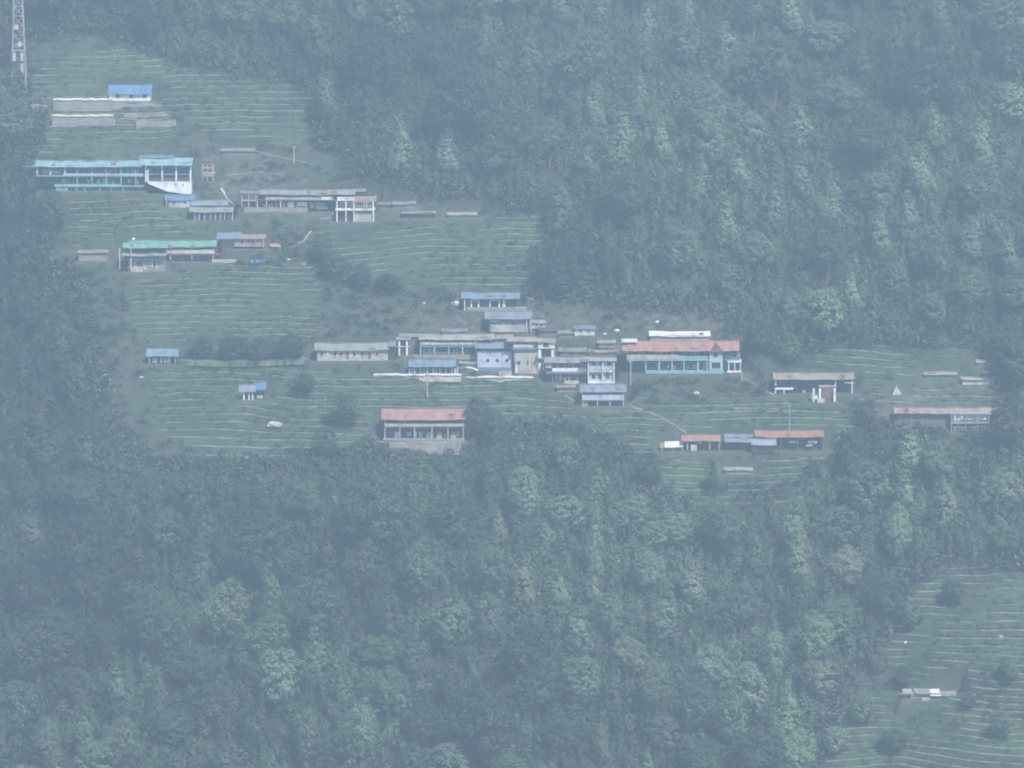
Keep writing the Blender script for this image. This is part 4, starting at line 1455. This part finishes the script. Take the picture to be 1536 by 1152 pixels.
def crown(kind, seed, clumps, per, leaf, m):
    """unit crown: radius about 1 x height about H (returned), built of leaf clumps spread through its volume"""
    rs = np.random.RandomState(seed)
    C = []; N = []
    Hh = {'dome': 2.3, 'round': 2.1, 'cone': 3.0, 'column': 3.6, 'broad': 1.9}[kind]
    lobes = [(rs.uniform(-.45, .45), rs.uniform(-.45, .45), rs.uniform(.55, .85)) for _ in range(4)]
    for c in range(clumps):
        a = rs.uniform(0, 2 * math.pi)
        if kind == 'dome':
            lx, ly, lz = lobes[c % 4] if c % 5 else (0, 0, .9)
            t = rs.uniform(.02, 1); R = .62 * math.sqrt(max(0, 1 - (2 * t - 1) ** 2)) * (.9 + .2 * math.sin(3 * a + c % 5))
        elif kind == 'round':
            t = rs.uniform(.02, 1); R = math.sqrt(max(0, 1 - (2 * t - 1) ** 2)) ** .8
            R *= .85 + .25 * math.sin(3 * a + seed) * rs.uniform(.3, 1)
        elif kind == 'cone':
            t = 1 - math.sqrt(rs.uniform(0, 1)) * .98; R = (1 - t) ** .75 * 1.02
            R *= .85 + .25 * math.sin(2 * a + 7 * t + seed)
        elif kind == 'column':
            t = rs.uniform(0, 1); R = .62 * (1 - abs(2 * t - .8) ** 2.2 / 1.45 ** 2.2) + .06
            R = max(R, .08) * (.8 + .3 * math.sin(3 * a + 9 * t + seed))
        else:
            lx, ly, lz = lobes[c % 4]
            t = rs.uniform(.05, 1); R = .62 * math.sqrt(max(0, 1 - (2 * t - 1) ** 2))
        rr = R * rs.uniform(.72, 1.0) if rs.rand() < .8 else R * rs.uniform(.2, .7)
        cx, cy, cz = rr * math.cos(a), rr * math.sin(a), t * Hh
        if kind == 'dome':
            cx += lx * 1.1; cy += ly * 1.1; cz = (lz - .5) * 1.5 + t * 1.6; cz = max(cz, .05)
        if kind == 'broad':
            cx += lx; cy += ly; cz = lz * .6 + t * 1.15
        out = np.array([math.cos(a) * (1.1 - .7 * t), math.sin(a) * (1.1 - .7 * t), -.45 + 2.0 * t])
        out /= np.linalg.norm(out)
        cr = rs.uniform(.10, .20)
        if kind == 'column': cr *= .75
        if kind == 'dome': cr *= .75
        k = int(per * rs.uniform(.6, 1.4))
        d = rs.normal(0, 1, (k, 3)); d /= np.linalg.norm(d, axis=1)[:, None]
        d[:, 2] = np.abs(d[:, 2]) * np.where(rs.rand(k) < .8, 1, -1)
        rad = cr * rs.uniform(.55, 1.05, (k, 1))
        C.append(np.array([cx, cy, cz]) + d * rad * np.array([1.05, 1.05, .95])); N.append(d * .42 + out * 1.0)
    v = leaf_quads(np.concatenate(C), np.concatenate(N), leaf, rs)
    return quads_mesh('crown', v, m), Hh


def trunk_mesh(seed, kind):
    rs = random.Random(seed)
    mb = MB(); pts = [(rs.uniform(-.03, .03) * i, rs.uniform(-.03, .03) * i, -.25 + i * .42) for i in range(6)]
    mb.tube(pts, .10, 7, .03)
    for i in range(5):
        z = rs.uniform(.7, 1.6); a = rs.uniform(0, 6.28); l = rs.uniform(.35, .6)
        mb.tube([(0, 0, z), (l * .5 * math.cos(a), l * .5 * math.sin(a), z + .2), (l * math.cos(a), l * math.sin(a), z + .5)], .04, 5, .012)
    return mb.mesh('trunk', M['bark'])


KINDS = ['round', 'round', 'round', 'broad', 'cone', 'cone', 'cone', 'cone', 'column', 'column', 'column']
VAR = []
for i in range(3):
    me, Hh = crown('dome', 150 + i, 620, 18, .034, LEAF)
    VAR.append(('dome', me, Hh, None))
for i, kd in enumerate(KINDS):
    me, Hh = crown(kd, 100 + i, {'round': 260, 'broad': 260, 'cone': 260, 'column': 220}[kd], 20, .052, LEAF)
    VAR.append((kd, me, Hh, trunk_mesh(200 + i, kd)))
VAR = [(a_, b_, c_, d_ or VAR[-1][3]) for a_, b_, c_, d_ in VAR]
BYK = {k: [v for v in VAR if v[0] == k] for k in ('dome', 'round', 'broad', 'cone', 'column')}

# ------------------------------------------------------------------ trees
TONES = {'dark': (.030, .052, .034), 'deep': (.054, .09, .052), 'mid': (.10, .155, .084), 'pale': (.16, .23, .125)}
TONEW = {'dark': 'dark', 'deep': 'deep green', 'mid': 'mid green', 'pale': 'pale green'}
SHAPEW = {'dome': 'rounded', 'round': 'rounded', 'broad': 'spreading', 'cone': 'pointed', 'column': 'narrow'}
RECS = []


def put_tree(p, kd, rad, hgt, tone, label=None, group=None, px=None, py=None):
    k, me, Hh, tm = random.choice(BYK[kd])
    e = empty({'dome': 'broadleaf_tree', 'round': 'broadleaf_tree', 'broad': 'spreading_tree', 'cone': 'pointed_tree', 'column': 'narrow_tree'}[kd], p, random.uniform(0, 6.28))
    t = bpy.data.objects.new('trunk', tm); c = bpy.data.objects.new('crown', me)
    for o in (t, c):
        COL.objects.link(o); o.parent = e
    low = hgt * .16
    c.location = (0, 0, low); c.scale = (rad, rad * random.uniform(.85, 1.1), (hgt - low) / Hh)
    t.scale = (rad * .75, rad * .75, hgt / 2.4)
    c.rotation_euler = (random.uniform(-.06, .06), random.uniform(-.06, .06), 0)
    b = TONES[tone]; j = [random.uniform(.85, 1.15) for _ in range(2)]
    c.color = (b[0] * j[0] * random.uniform(.9, 1.15), b[1] * j[0], b[2] * j[0] * j[1], 1)
    tag(e, label, 'tree', group or 'trees of the hillside wood', 'thing')
    if label is None:
        RECS.append((e, kd, tone, px, py))
    return e


# trees that stand out on their own
def solo(px, yt, yb, wpx, kd, tone, label):
    p = cast(px, yb, True); k = mpp_at(p)
    put_tree(p, kd, wpx * k / 2, (yb - yt) * k / CT, tone, label, 'trees standing among the fields')


for a in [
    (518, 590, 640, 56, 'round', 'deep', 'dense dark bush-like tree uphill beside the big red-roofed house'),
    (716, 598, 662, 48, 'round', 'dark', 'dark rounded tree against the end wall of the big red-roofed house'),
    (742, 616, 680, 44, 'round', 'deep', 'second dark tree out from the end of the big red-roofed house'),
    (488, 640, 690, 46, 'round', 'deep', 'deep green tree just downhill of the dense dark bush-like tree'),
    (836, 404, 442, 64, 'round', 'dark', 'dark spreading bush at the end of the terraced field above the village'),
    (582, 412, 440, 52, 'round', 'dark', 'low dark thicket tree at the lower edge of the middle terraces'),
    (540, 398, 432, 46, 'round', 'deep', 'deep green thicket tree beside the low dark thicket tree'),
    (350, 506, 542, 60, 'round', 'dark', 'dark tree directly behind the light grass shelf nearest the lone hut'),
    (392, 508, 543, 56, 'round', 'deep', 'deep green tree directly behind the middle of the light grass shelf'),
    (436, 504, 542, 52, 'round', 'dark', 'dark tree behind the far end of the light grass shelf'),
    (300, 506, 540, 48, 'round', 'deep', 'deep green tree close above the lone blue-roofed hut'),
    (455, 556, 596, 46, 'broad', 'deep', 'deep green tree below the far end of the light grass shelf'),
    (490, 108, 152, 34, 'cone', 'pale', 'pale pointed tree alone at the top corner of the smooth green field'),
    (482, 352, 396, 40, 'round', 'deep', 'deep green tree beside the top of the curving footpath'),
    (500, 376, 420, 44, 'round', 'deep', 'deep green tree below the curving footpath'),
    (1362, 628, 726, 74, 'cone', 'pale', 'tall pale pointed tree in front of the long rusty-roofed shed'),
    (1404, 650, 740, 62, 'broad', 'mid', 'broad mid green tree below the dark balcony house'),
    (1322, 700, 770, 60, 'cone', 'pale', 'pale pointed tree downhill of the tallest tree by the rusty-roofed shed'),
    (1302, 600, 642, 40, 'round', 'deep', 'bushy deep green tree between the white-posted house and rusty-roofed shed'),
    (1276, 650, 720, 56, 'round', 'dark', 'dark rounded tree at the end of the long red-roofed barn'),
    (1318, 960, 1012, 40, 'cone', 'mid', 'mid green pointed tree at the wooded edge of the striped lower terraces'),
    (1290, 1040, 1090, 42, 'round', 'mid', 'rounded mid green tree at the wooded edge level with the tumbledown hut'),
    (1352, 1000, 1034, 34, 'round', 'deep', 'small deep green tree on the striped terraces uphill of the tumbledown hut'),
    (1366, 900, 946, 42, 'round', 'mid', 'rounded mid green tree at the top of the striped lower terraces'),
    (1430, 866, 908, 44, 'broad', 'deep', 'spreading deep green tree at the top of the striped lower terraces'),
    (1250, 1090, 1134, 44, 'round', 'pale', 'pale rounded tree at the lowest edge of the striped terraces'),
    (1520, 500, 590, 70, 'round', 'deep', 'big deep green tree beyond the pale shed with sagging roof'),
    (1512, 590, 680, 66, 'round', 'dark', 'dark tree beyond the dark balcony house'),
    (972, 680, 730, 44, 'round', 'dark', 'dark bush-like tree in the fields below the open white-sheet lean-to'),
    (1066, 690, 740, 30, 'column', 'dark', 'narrow dark tree beside the tiny pale stone store'),
    (1140, 480, 530, 50, 'round', 'deep', 'deep green tree uphill beside the red lodge'),
    (1180, 500, 548, 46, 'round', 'mid', 'mid green tree uphill between the red lodge and white-posted house'),
    (40, 240, 300, 50, 'round', 'dark', 'dark tree hiding the end of the long turquoise-roofed building'),
    (78, 286, 352, 52, 'round', 'deep', 'deep green tree below the balconies of the turquoise-roofed building'),
    (20, 96, 158, 40, 'round', 'deep', 'deep green tree hiding the foot of the lattice mast'),
    (1500, 1070, 1110, 44, 'round', 'mid', 'mid green tree in the striped terraces below the tumbledown hut'),
    (1512, 988, 1024, 44, 'round', 'mid', 'mid green tree in the striped terraces above the tumbledown hut'),
    (1452, 1038, 1064, 26, 'round', 'deep', 'small bush-like tree right beside the tumbledown stone hut'),
    (1340, 1096, 1128, 52, 'round', 'deep', 'deep green low tree downhill of the tumbledown stone hut'),
]:
    solo(*a)

# forest trees, largest first: evenly spaced in image pixels, then cast onto the ground
N_TREES = 262
cand = []
rs = np.random.RandomState(5)
pts = []
tries = 0
GIANTS = [(565, 695, 850, 122, -.1), (395, 748, 905, 128, -.7), (480, 850, 1000, 116, -.3), (345, 862, 985, 88, .15), (885, 38, 150, 92, .25), (1160, 42, 170, 124, -.2),
          (1062, 110, 214, 80, .3), (1395, 58, 190, 140, -.6), (1310, 150, 262, 104, -.2), (1240, 330, 430, 92, 0), (690, 92, 225, 138, -.7), (560, 40, 160, 112, -.5),
          (790, 925, 1060, 140, -.7), (725, 1015, 1165, 130, -.4), (118, 765, 900, 112, -.7), (58, 905, 1040, 124, -.6), (1010, 330, 425, 88, .1), (935, 250, 345, 90, -.1),
          (1470, 240, 330, 88, .3), (640, 800, 920, 90, .2), (230, 880, 1000, 100, -.3), (1110, 870, 970, 84, .4)]
for (a_, b_, c_, d_, e_) in GIANTS:
    cand.append((a_, c_, c_ - b_, d_, 'dome', e_)); pts.append((a_, (b_ + c_) / 2))
    pts.append((a_ - d_ * .25, (b_ + c_) / 2)); pts.append((a_ + d_ * .25, (b_ + c_) / 2)); pts.append((a_, b_ + (c_ - b_) * .3))
BLOBS = [(1060, 200, 280, 170, .45), (1230, 400, 200, 90, .25), (1000, 880, 330, 190, .5), (1180, 820, 140, 130, .25), (700, 90, 200, 110, -.55), (840, 360, 70, 80, -.7),
         (470, 790, 170, 120, -.6), (50, 600, 130, 360, -1.0), (200, 930, 160, 100, -.3), (800, 1060, 90, 70, -.5), (1300, 690, 70, 60, -.4), (1450, 120, 130, 120, -.35),
         (560, 730, 90, 50, .35), (340, 960, 80, 80, .3), (930, 130, 90, 100, .3), (1480, 260, 80, 90, .35), (420, 60, 90, 60, -.3), (1360, 760, 110, 70, .3)]


def tone_n(px, py):
    t = .55 * vnoise(px / 110.0, py / 100.0, 77) + .35 * vnoise(px / 42.0, py / 38.0, 78)
    for (a, b, c, d, k) in BLOBS:
        t = t + k * np.exp(-((px - a) / c) ** 2 - ((py - b) / d) ** 2)
    return t + .12
while len(cand) < N_TREES and tries < 40000:
    tries += 1
    px = rs.uniform(-40, 1576); py = rs.uniform(20, 1250)
    hp = rs.uniform(64, 112); wp = rs.uniform(50, 82)
    sp = 1.0 if tries < 15000 else .85 if tries < 25000 else .72
    tn = float(tone_n(px, py - hp * .6))
    if tn > .25: kd = rs.choice(['cone', 'cone', 'cone', 'dome', 'round'])
    else: kd = rs.choice(['round', 'dome', 'dome', 'cone', 'round', 'cone'])
    if kd == 'column': wp *= .9; hp *= 1.15
    if kd in ('round', 'broad'): hp *= .88
    if kd == 'cone': wp *= .8; hp *= 1.12
    if kd == 'dome': wp = min(wp * 1.2, 92)
    top, mid = py - hp, py - hp * .5
    if top < -60 and rs.rand() < .3: continue
    if float(samp(FOREST, px, py - 4)) < .4: continue
    if min(float(samp(FOREST, px, top + 6)), float(samp(FOREST, px - wp * .3, mid)), float(samp(FOREST, px + wp * .3, mid))) < .48: continue
    if any((px - q[0]) ** 2 / (58 * sp) ** 2 + (mid - q[1]) ** 2 / (58 * sp) ** 2 < 1 for q in pts): continue
    if float(samp(FWIDE, px, top)) + .24 * float(vnoise(px / 46, py / 46, 92)) < .58: continue
    if not clear_of_houses(np.array([px, px, px - wp * .3, px + wp * .3]), np.array([top + 4, mid, mid, mid])).all(): continue
    pts.append((px, mid)); cand.append((px, py, hp, wp, kd, tn))
for (px, py, hp, wp, kd, tn) in cand:
    p = cast(px, py, True); k = mpp_at(p)
    r = tn + rs.normal(0, .28) * (kd != 'dome')
    tone = 'pale' if r > .42 else 'mid' if r > .02 else 'deep' if r > -.4 else 'dark'
    put_tree(p, kd, wp * k / 2, hp * k / CT, tone, None, None, px, py - hp * .6)

# labels from what each tree stands near
ORD = ['highest', 'second highest', 'third highest', 'fourth highest', 'fifth highest', 'sixth highest', 'seventh highest', 'eighth highest', 'ninth highest', 'tenth highest'] + [w_ + ' highest' for w_ in 'eleventh twelfth thirteenth fourteenth fifteenth sixteenth seventeenth eighteenth'.split()]
NUM = ['no', 'one', 'two', 'three', 'four', 'five', 'six', 'seven', 'eight', 'nine', 'ten', 'eleven', 'twelve', 'thirteen', 'fourteen', 'fifteen', 'sixteen', 'seventeen', 'eighteen']
keys = {}
for rec in RECS:
    e, kd, tone, px, py = rec
    best = min(LAND, key=lambda l: (l[1] - px) ** 2 + ((l[2] - py) * .8) ** 2)
    dx, dy = px - best[1], py - best[2]
    dist = math.hypot(dx, dy)
    if abs(dy) > abs(dx) * .5:
        rel = ('uphill of' if dy < 0 else 'downhill of')
    else:
        rel = 'level with'
    far = '' if dist < 260 else 'far'
    ph = f"{'broad ' if kd == 'dome' else ''}{TONEW[tone]} {SHAPEW[kd]} tree {far} {rel} {best[0]}".replace("  ", " ")
    keys.setdefault(ph, []).append(rec)
for ph, L_ in keys.items():
    L_.sort(key=lambda r: r[4])
    for i, r in enumerate(L_):
        if len(L_) == 1: lab = ph
        elif i == len(L_) - 1: lab = f"{ph}, lowest of {NUM[min(len(L_), 18)]}"
        else: lab = f"{ph}, {ORD[min(i, 17)]} of {NUM[min(len(L_), 18)]}"
        r[0]['label'] = lab


# ------------------------------------------------------------------ understory, scrub and field growth: beyond counting
def scatter(name, meshes, P, rot, scl, idx, label, cat=None, tone=None):
    coll = bpy.data.collections.new(name + '_kinds')
    for i, me in enumerate(meshes):
        o = bpy.data.objects.new(f'{name}_kind_{i:02d}', me); coll.objects.link(o)
    me = bpy.data.meshes.new(name); n = len(P)
    me.vertices.add(n); me.vertices.foreach_set('co', np.asarray(P, np.float32).ravel())
    a = me.attributes.new('rot', 'FLOAT_VECTOR', 'POINT'); a.data.foreach_set('vector', np.asarray(rot, np.float32).ravel())
    a = me.attributes.new('scl', 'FLOAT_VECTOR', 'POINT'); a.data.foreach_set('vector', np.asarray(scl, np.float32).ravel())
    a = me.attributes.new('idx', 'INT', 'POINT'); a.data.foreach_set('value', np.asarray(idx, np.int32))
    if tone is not None:
        a = me.attributes.new('tone', 'FLOAT', 'POINT'); a.data.foreach_set('value', np.asarray(tone, np.float32))
    o = bpy.data.objects.new(name, me); COL.objects.link(o)
    g = bpy.data.node_groups.new(name + '_scatter', 'GeometryNodeTree')
    g.interface.new_socket('Geometry', in_out='INPUT', socket_type='NodeSocketGeometry')
    g.interface.new_socket('Geometry', in_out='OUTPUT', socket_type='NodeSocketGeometry')
    gi = g.nodes.new('NodeGroupInput'); go = g.nodes.new('NodeGroupOutput')
    ci = g.nodes.new('GeometryNodeCollectionInfo'); ci.inputs['Collection'].default_value = coll
    ci.inputs['Separate Children'].default_value = True; ci.inputs['Reset Children'].default_value = True
    ip = g.nodes.new('GeometryNodeInstanceOnPoints'); ip.inputs['Pick Instance'].default_value = True

    def na(nm, ty):
        q = g.nodes.new('GeometryNodeInputNamedAttribute'); q.data_type = ty; q.inputs['Name'].default_value = nm
        return q.outputs['Attribute']
    g.links.new(gi.outputs[0], ip.inputs['Points']); g.links.new(ci.outputs[0], ip.inputs['Instance'])
    g.links.new(na('idx', 'INT'), ip.inputs['Instance Index'])
    g.links.new(na('rot', 'FLOAT_VECTOR'), ip.inputs['Rotation'])
    g.links.new(na('scl', 'FLOAT_VECTOR'), ip.inputs['Scale'])
    g.links.new(ip.outputs[0], go.inputs[0])
    md = o.modifiers.new('scatter', 'NODES'); md.node_group = g
    tag(o, label, cat, None, 'stuff')
    return o


def ground_pts(n, seed):
    r = np.random.RandomState(seed)
    x = r.uniform(-165, 165, n); y = r.uniform(-165, 165, n)
    z, u, tm, bare, pw, fo = terrain(x, y, True)
    px, py = project(x, y, z)
    return r, x, y, z, u, tm, bare, pw, fo, px, py


# smaller trees filling the wood
fill = [crown(k, 300 + i, 95, 22, .074, FILL_LEAF)[0] for i, k in enumerate(['round', 'cone', 'column', 'cone', 'cone', 'round', 'round'])]
r, x, y, z, u, tm, bare, pw, fo, px, py = ground_pts(34000, 51)
tall = r.uniform(1.5, 6.6, len(x)); kpx = 5.5
hm = np.minimum(tall, 1.0 + np.clip(samp(FWIDE, px, py - 12) + .1 * vnoise(px / 40, py / 40, 93) - .3, 0, 1) * 10)
ok = (pw < .05) & (hm > 1.4) & ((tm < .5) | (samp(FWIDE, px, py) > .5) | (r.rand(len(x)) < .5))
for fr in (.15, .6, 1.05):
    ok &= samp(FWIDE, px, py - hm * kpx * fr) + .30 * vnoise(px / 34, py / 34, 91) > .30
    for sd in (-.35, 0, .35):
        ok &= clear_of_houses(px + hm * kpx * sd, py - hm * kpx * fr)
P = np.stack([x, y, z - .1], 1)[ok]; h = hm[ok]; n = len(P)
tn = np.clip(.36 + .5 * tone_n(px[ok], py[ok] - h * 3) + r.normal(0, .17, n), 0, 1)
wd = h * r.uniform(.28, .42, n)
scatter('forest_undergrowth', fill, P, np.stack([r.uniform(-.1, .1, n), r.uniform(-.1, .1, n), r.uniform(0, 6.28, n)], 1),
        np.stack([wd, wd, h / 2.6], 1), r.randint(0, 7, n), 'dense understory of small trees and bushes filling the wood', None, tn)


def tuft_mesh(seed, n, m, spread, height, leaf):
    rs = np.random.RandomState(seed)
    c = rs.normal(0, spread, (n, 3)); c[:, 2] = rs.uniform(.05, 1, n) * height * np.exp(-(c[:, 0] ** 2 + c[:, 1] ** 2) / (3 * spread ** 2))
    nr = np.stack([rs.normal(0, .5, n), rs.normal(0, .5, n), np.ones(n)], 1)
    return quads_mesh('tuft', leaf_quads(c, nr, leaf, rs, .5), m)


tufts = [tuft_mesh(400 + i, 26, TUFT_LEAF, .45, .45, .17) for i in range(4)]
r, x, y, z, u, tm, bare, pw, fo, px, py = ground_pts(130000, 52)
ok = (tm > .4) & (pw < .05) & (fo < .4) & (r.rand(len(x)) < .35 + .65 * (vnoise(x / 14, y / 14, 61) > 0))
fr = u - np.floor(u)
ok &= ~((fr > .9) | (fr < .08))
P = np.stack([x, y, z - .03], 1)[ok]; n = len(P); sc_ = r.uniform(.5, 1.2, n)
scatter('field_grass', tufts, P, np.stack([np.zeros(n), np.zeros(n), r.uniform(0, 6.28, n)], 1), np.stack([sc_ * 1.3, sc_, sc_], 1), r.randint(0, 4, n),
        'low crops and grass growing on the terraces')

shr = [tuft_mesh(500 + i, 110, SCRUB_LEAF, .55, 1.1, .16) for i in range(5)]
r, x, y, z, u, tm, bare, pw, fo, px, py = ground_pts(90000, 53)
dens = np.where(tm > .5, .03 + .22 * (vnoise(x / 13 + 4, y / 13, 66) > .25), .42) * np.where(bare > .4, .55, 1) * np.where(fo > .5, .15, 1) * (.35 + .65 * (vnoise(x / 9, y / 9, 62) > -.1))
fw_ = samp(FWIDE, px, py); dens = np.where((fw_ > .12) & (fw_ < .62), np.maximum(dens, .5 * sstep(.1, .4, fw_)), dens)
sm = samp(SMOOTHF, px, py); dens = dens * np.where(sm > .5, .6, 1)
ok = (r.rand(len(x)) < dens) & (pw < .02)
P = np.stack([x, y, z - .05], 1)[ok]; n = len(P); s_ = r.uniform(.45, 1.6, n) ** 1.2 * np.where(tm[ok] > .5, .7, 1) * (1 + 1.1 * ((fw_[ok] > .2) & (fw_[ok] < .62)))
scatter('scrub_vegetation', shr, P, np.stack([np.zeros(n), np.zeros(n), r.uniform(0, 6.28, n)], 1), np.stack([s_, s_, s_ * r.uniform(.7, 1.3, n)], 1), r.randint(0, 5, n),
        'rough scrub and tall weeds on the open slopes')

# ------------------------------------------------------------------ haze, sky, sun, camera
HZ = MB().box(-1100, 1100, -1640, 720, -330, 232)
hz = HZ.obj('haze', mat('haze_air', (1, 1, 1)))
hm_ = bpy.data.materials.new('haze_air_volume'); hm_.use_nodes = True
nt = hm_.node_tree; nt.nodes.remove(nt.nodes['Principled BSDF'])
pv = nt.nodes.new('ShaderNodeVolumePrincipled')
pv.inputs['Color'].default_value = (.61, .838, 1.0, 1)
pv.inputs['Density'].default_value = 0.00031
pv.inputs['Anisotropy'].default_value = 0.0
nt.links.new(pv.outputs[0], nt.nodes['Material Output'].inputs['Volume'])
hz.data.materials.clear(); hz.data.materials.append(hm_)
tag(hz, 'pale blue haze filling the valley air', kind='stuff')

SUN_EL, SUN_AZ = math.radians(53), math.radians(150)       # azimuth from +Y (uphill) towards +X
w = bpy.data.worlds.new('World'); sc.world = w; w.use_nodes = True
nt = w.node_tree
sky = nt.nodes.new('ShaderNodeTexSky'); sky.sky_type = 'NISHITA'; sky.sun_disc = False
sky.sun_elevation = SUN_EL; sky.sun_rotation = SUN_AZ
sky.air_density = 1.0; sky.dust_density = 1.0; sky.ozone_density = 1.5
nt.links.new(sky.outputs[0], nt.nodes['Background'].inputs['Color'])
nt.nodes['Background'].inputs['Strength'].default_value = .10
sl = bpy.data.lights.new('sun', 'SUN'); sl.energy = 3.0; sl.angle = math.radians(4); sl.color = (1, .97, .92)
so = bpy.data.objects.new('sun', sl); COL.objects.link(so)
from mathutils import Vector
sd = Vector((math.sin(SUN_AZ) * math.cos(SUN_EL), math.cos(SUN_AZ) * math.cos(SUN_EL), math.sin(SUN_EL)))
so.rotation_euler = sd.to_track_quat('Z', 'Y').to_euler()
so.location = (0, 0, 400)

cd = bpy.data.cameras.new('camera'); co = bpy.data.objects.new('camera', cd); COL.objects.link(co)
co.location = CAM; co.rotation_euler = (math.pi / 2 - TH, 0, 0)
cd.sensor_width = 36; cd.lens = 36 * FPX / 1536; cd.clip_start = 1; cd.clip_end = 6000
sc.camera = co

sc.view_settings.view_transform = 'Standard'; sc.view_settings.look = 'None'
sc.view_settings.exposure = 0.94; sc.view_settings.gamma = 1
sc.render.engine = 'CYCLES'
sc.cycles.max_bounces = 5; sc.cycles.diffuse_bounces = 3; sc.cycles.volume_bounces = 0
sc.cycles.transparent_max_bounces = 4
sc.cycles.use_denoising = True
sc.cycles.filter_width = 1.9
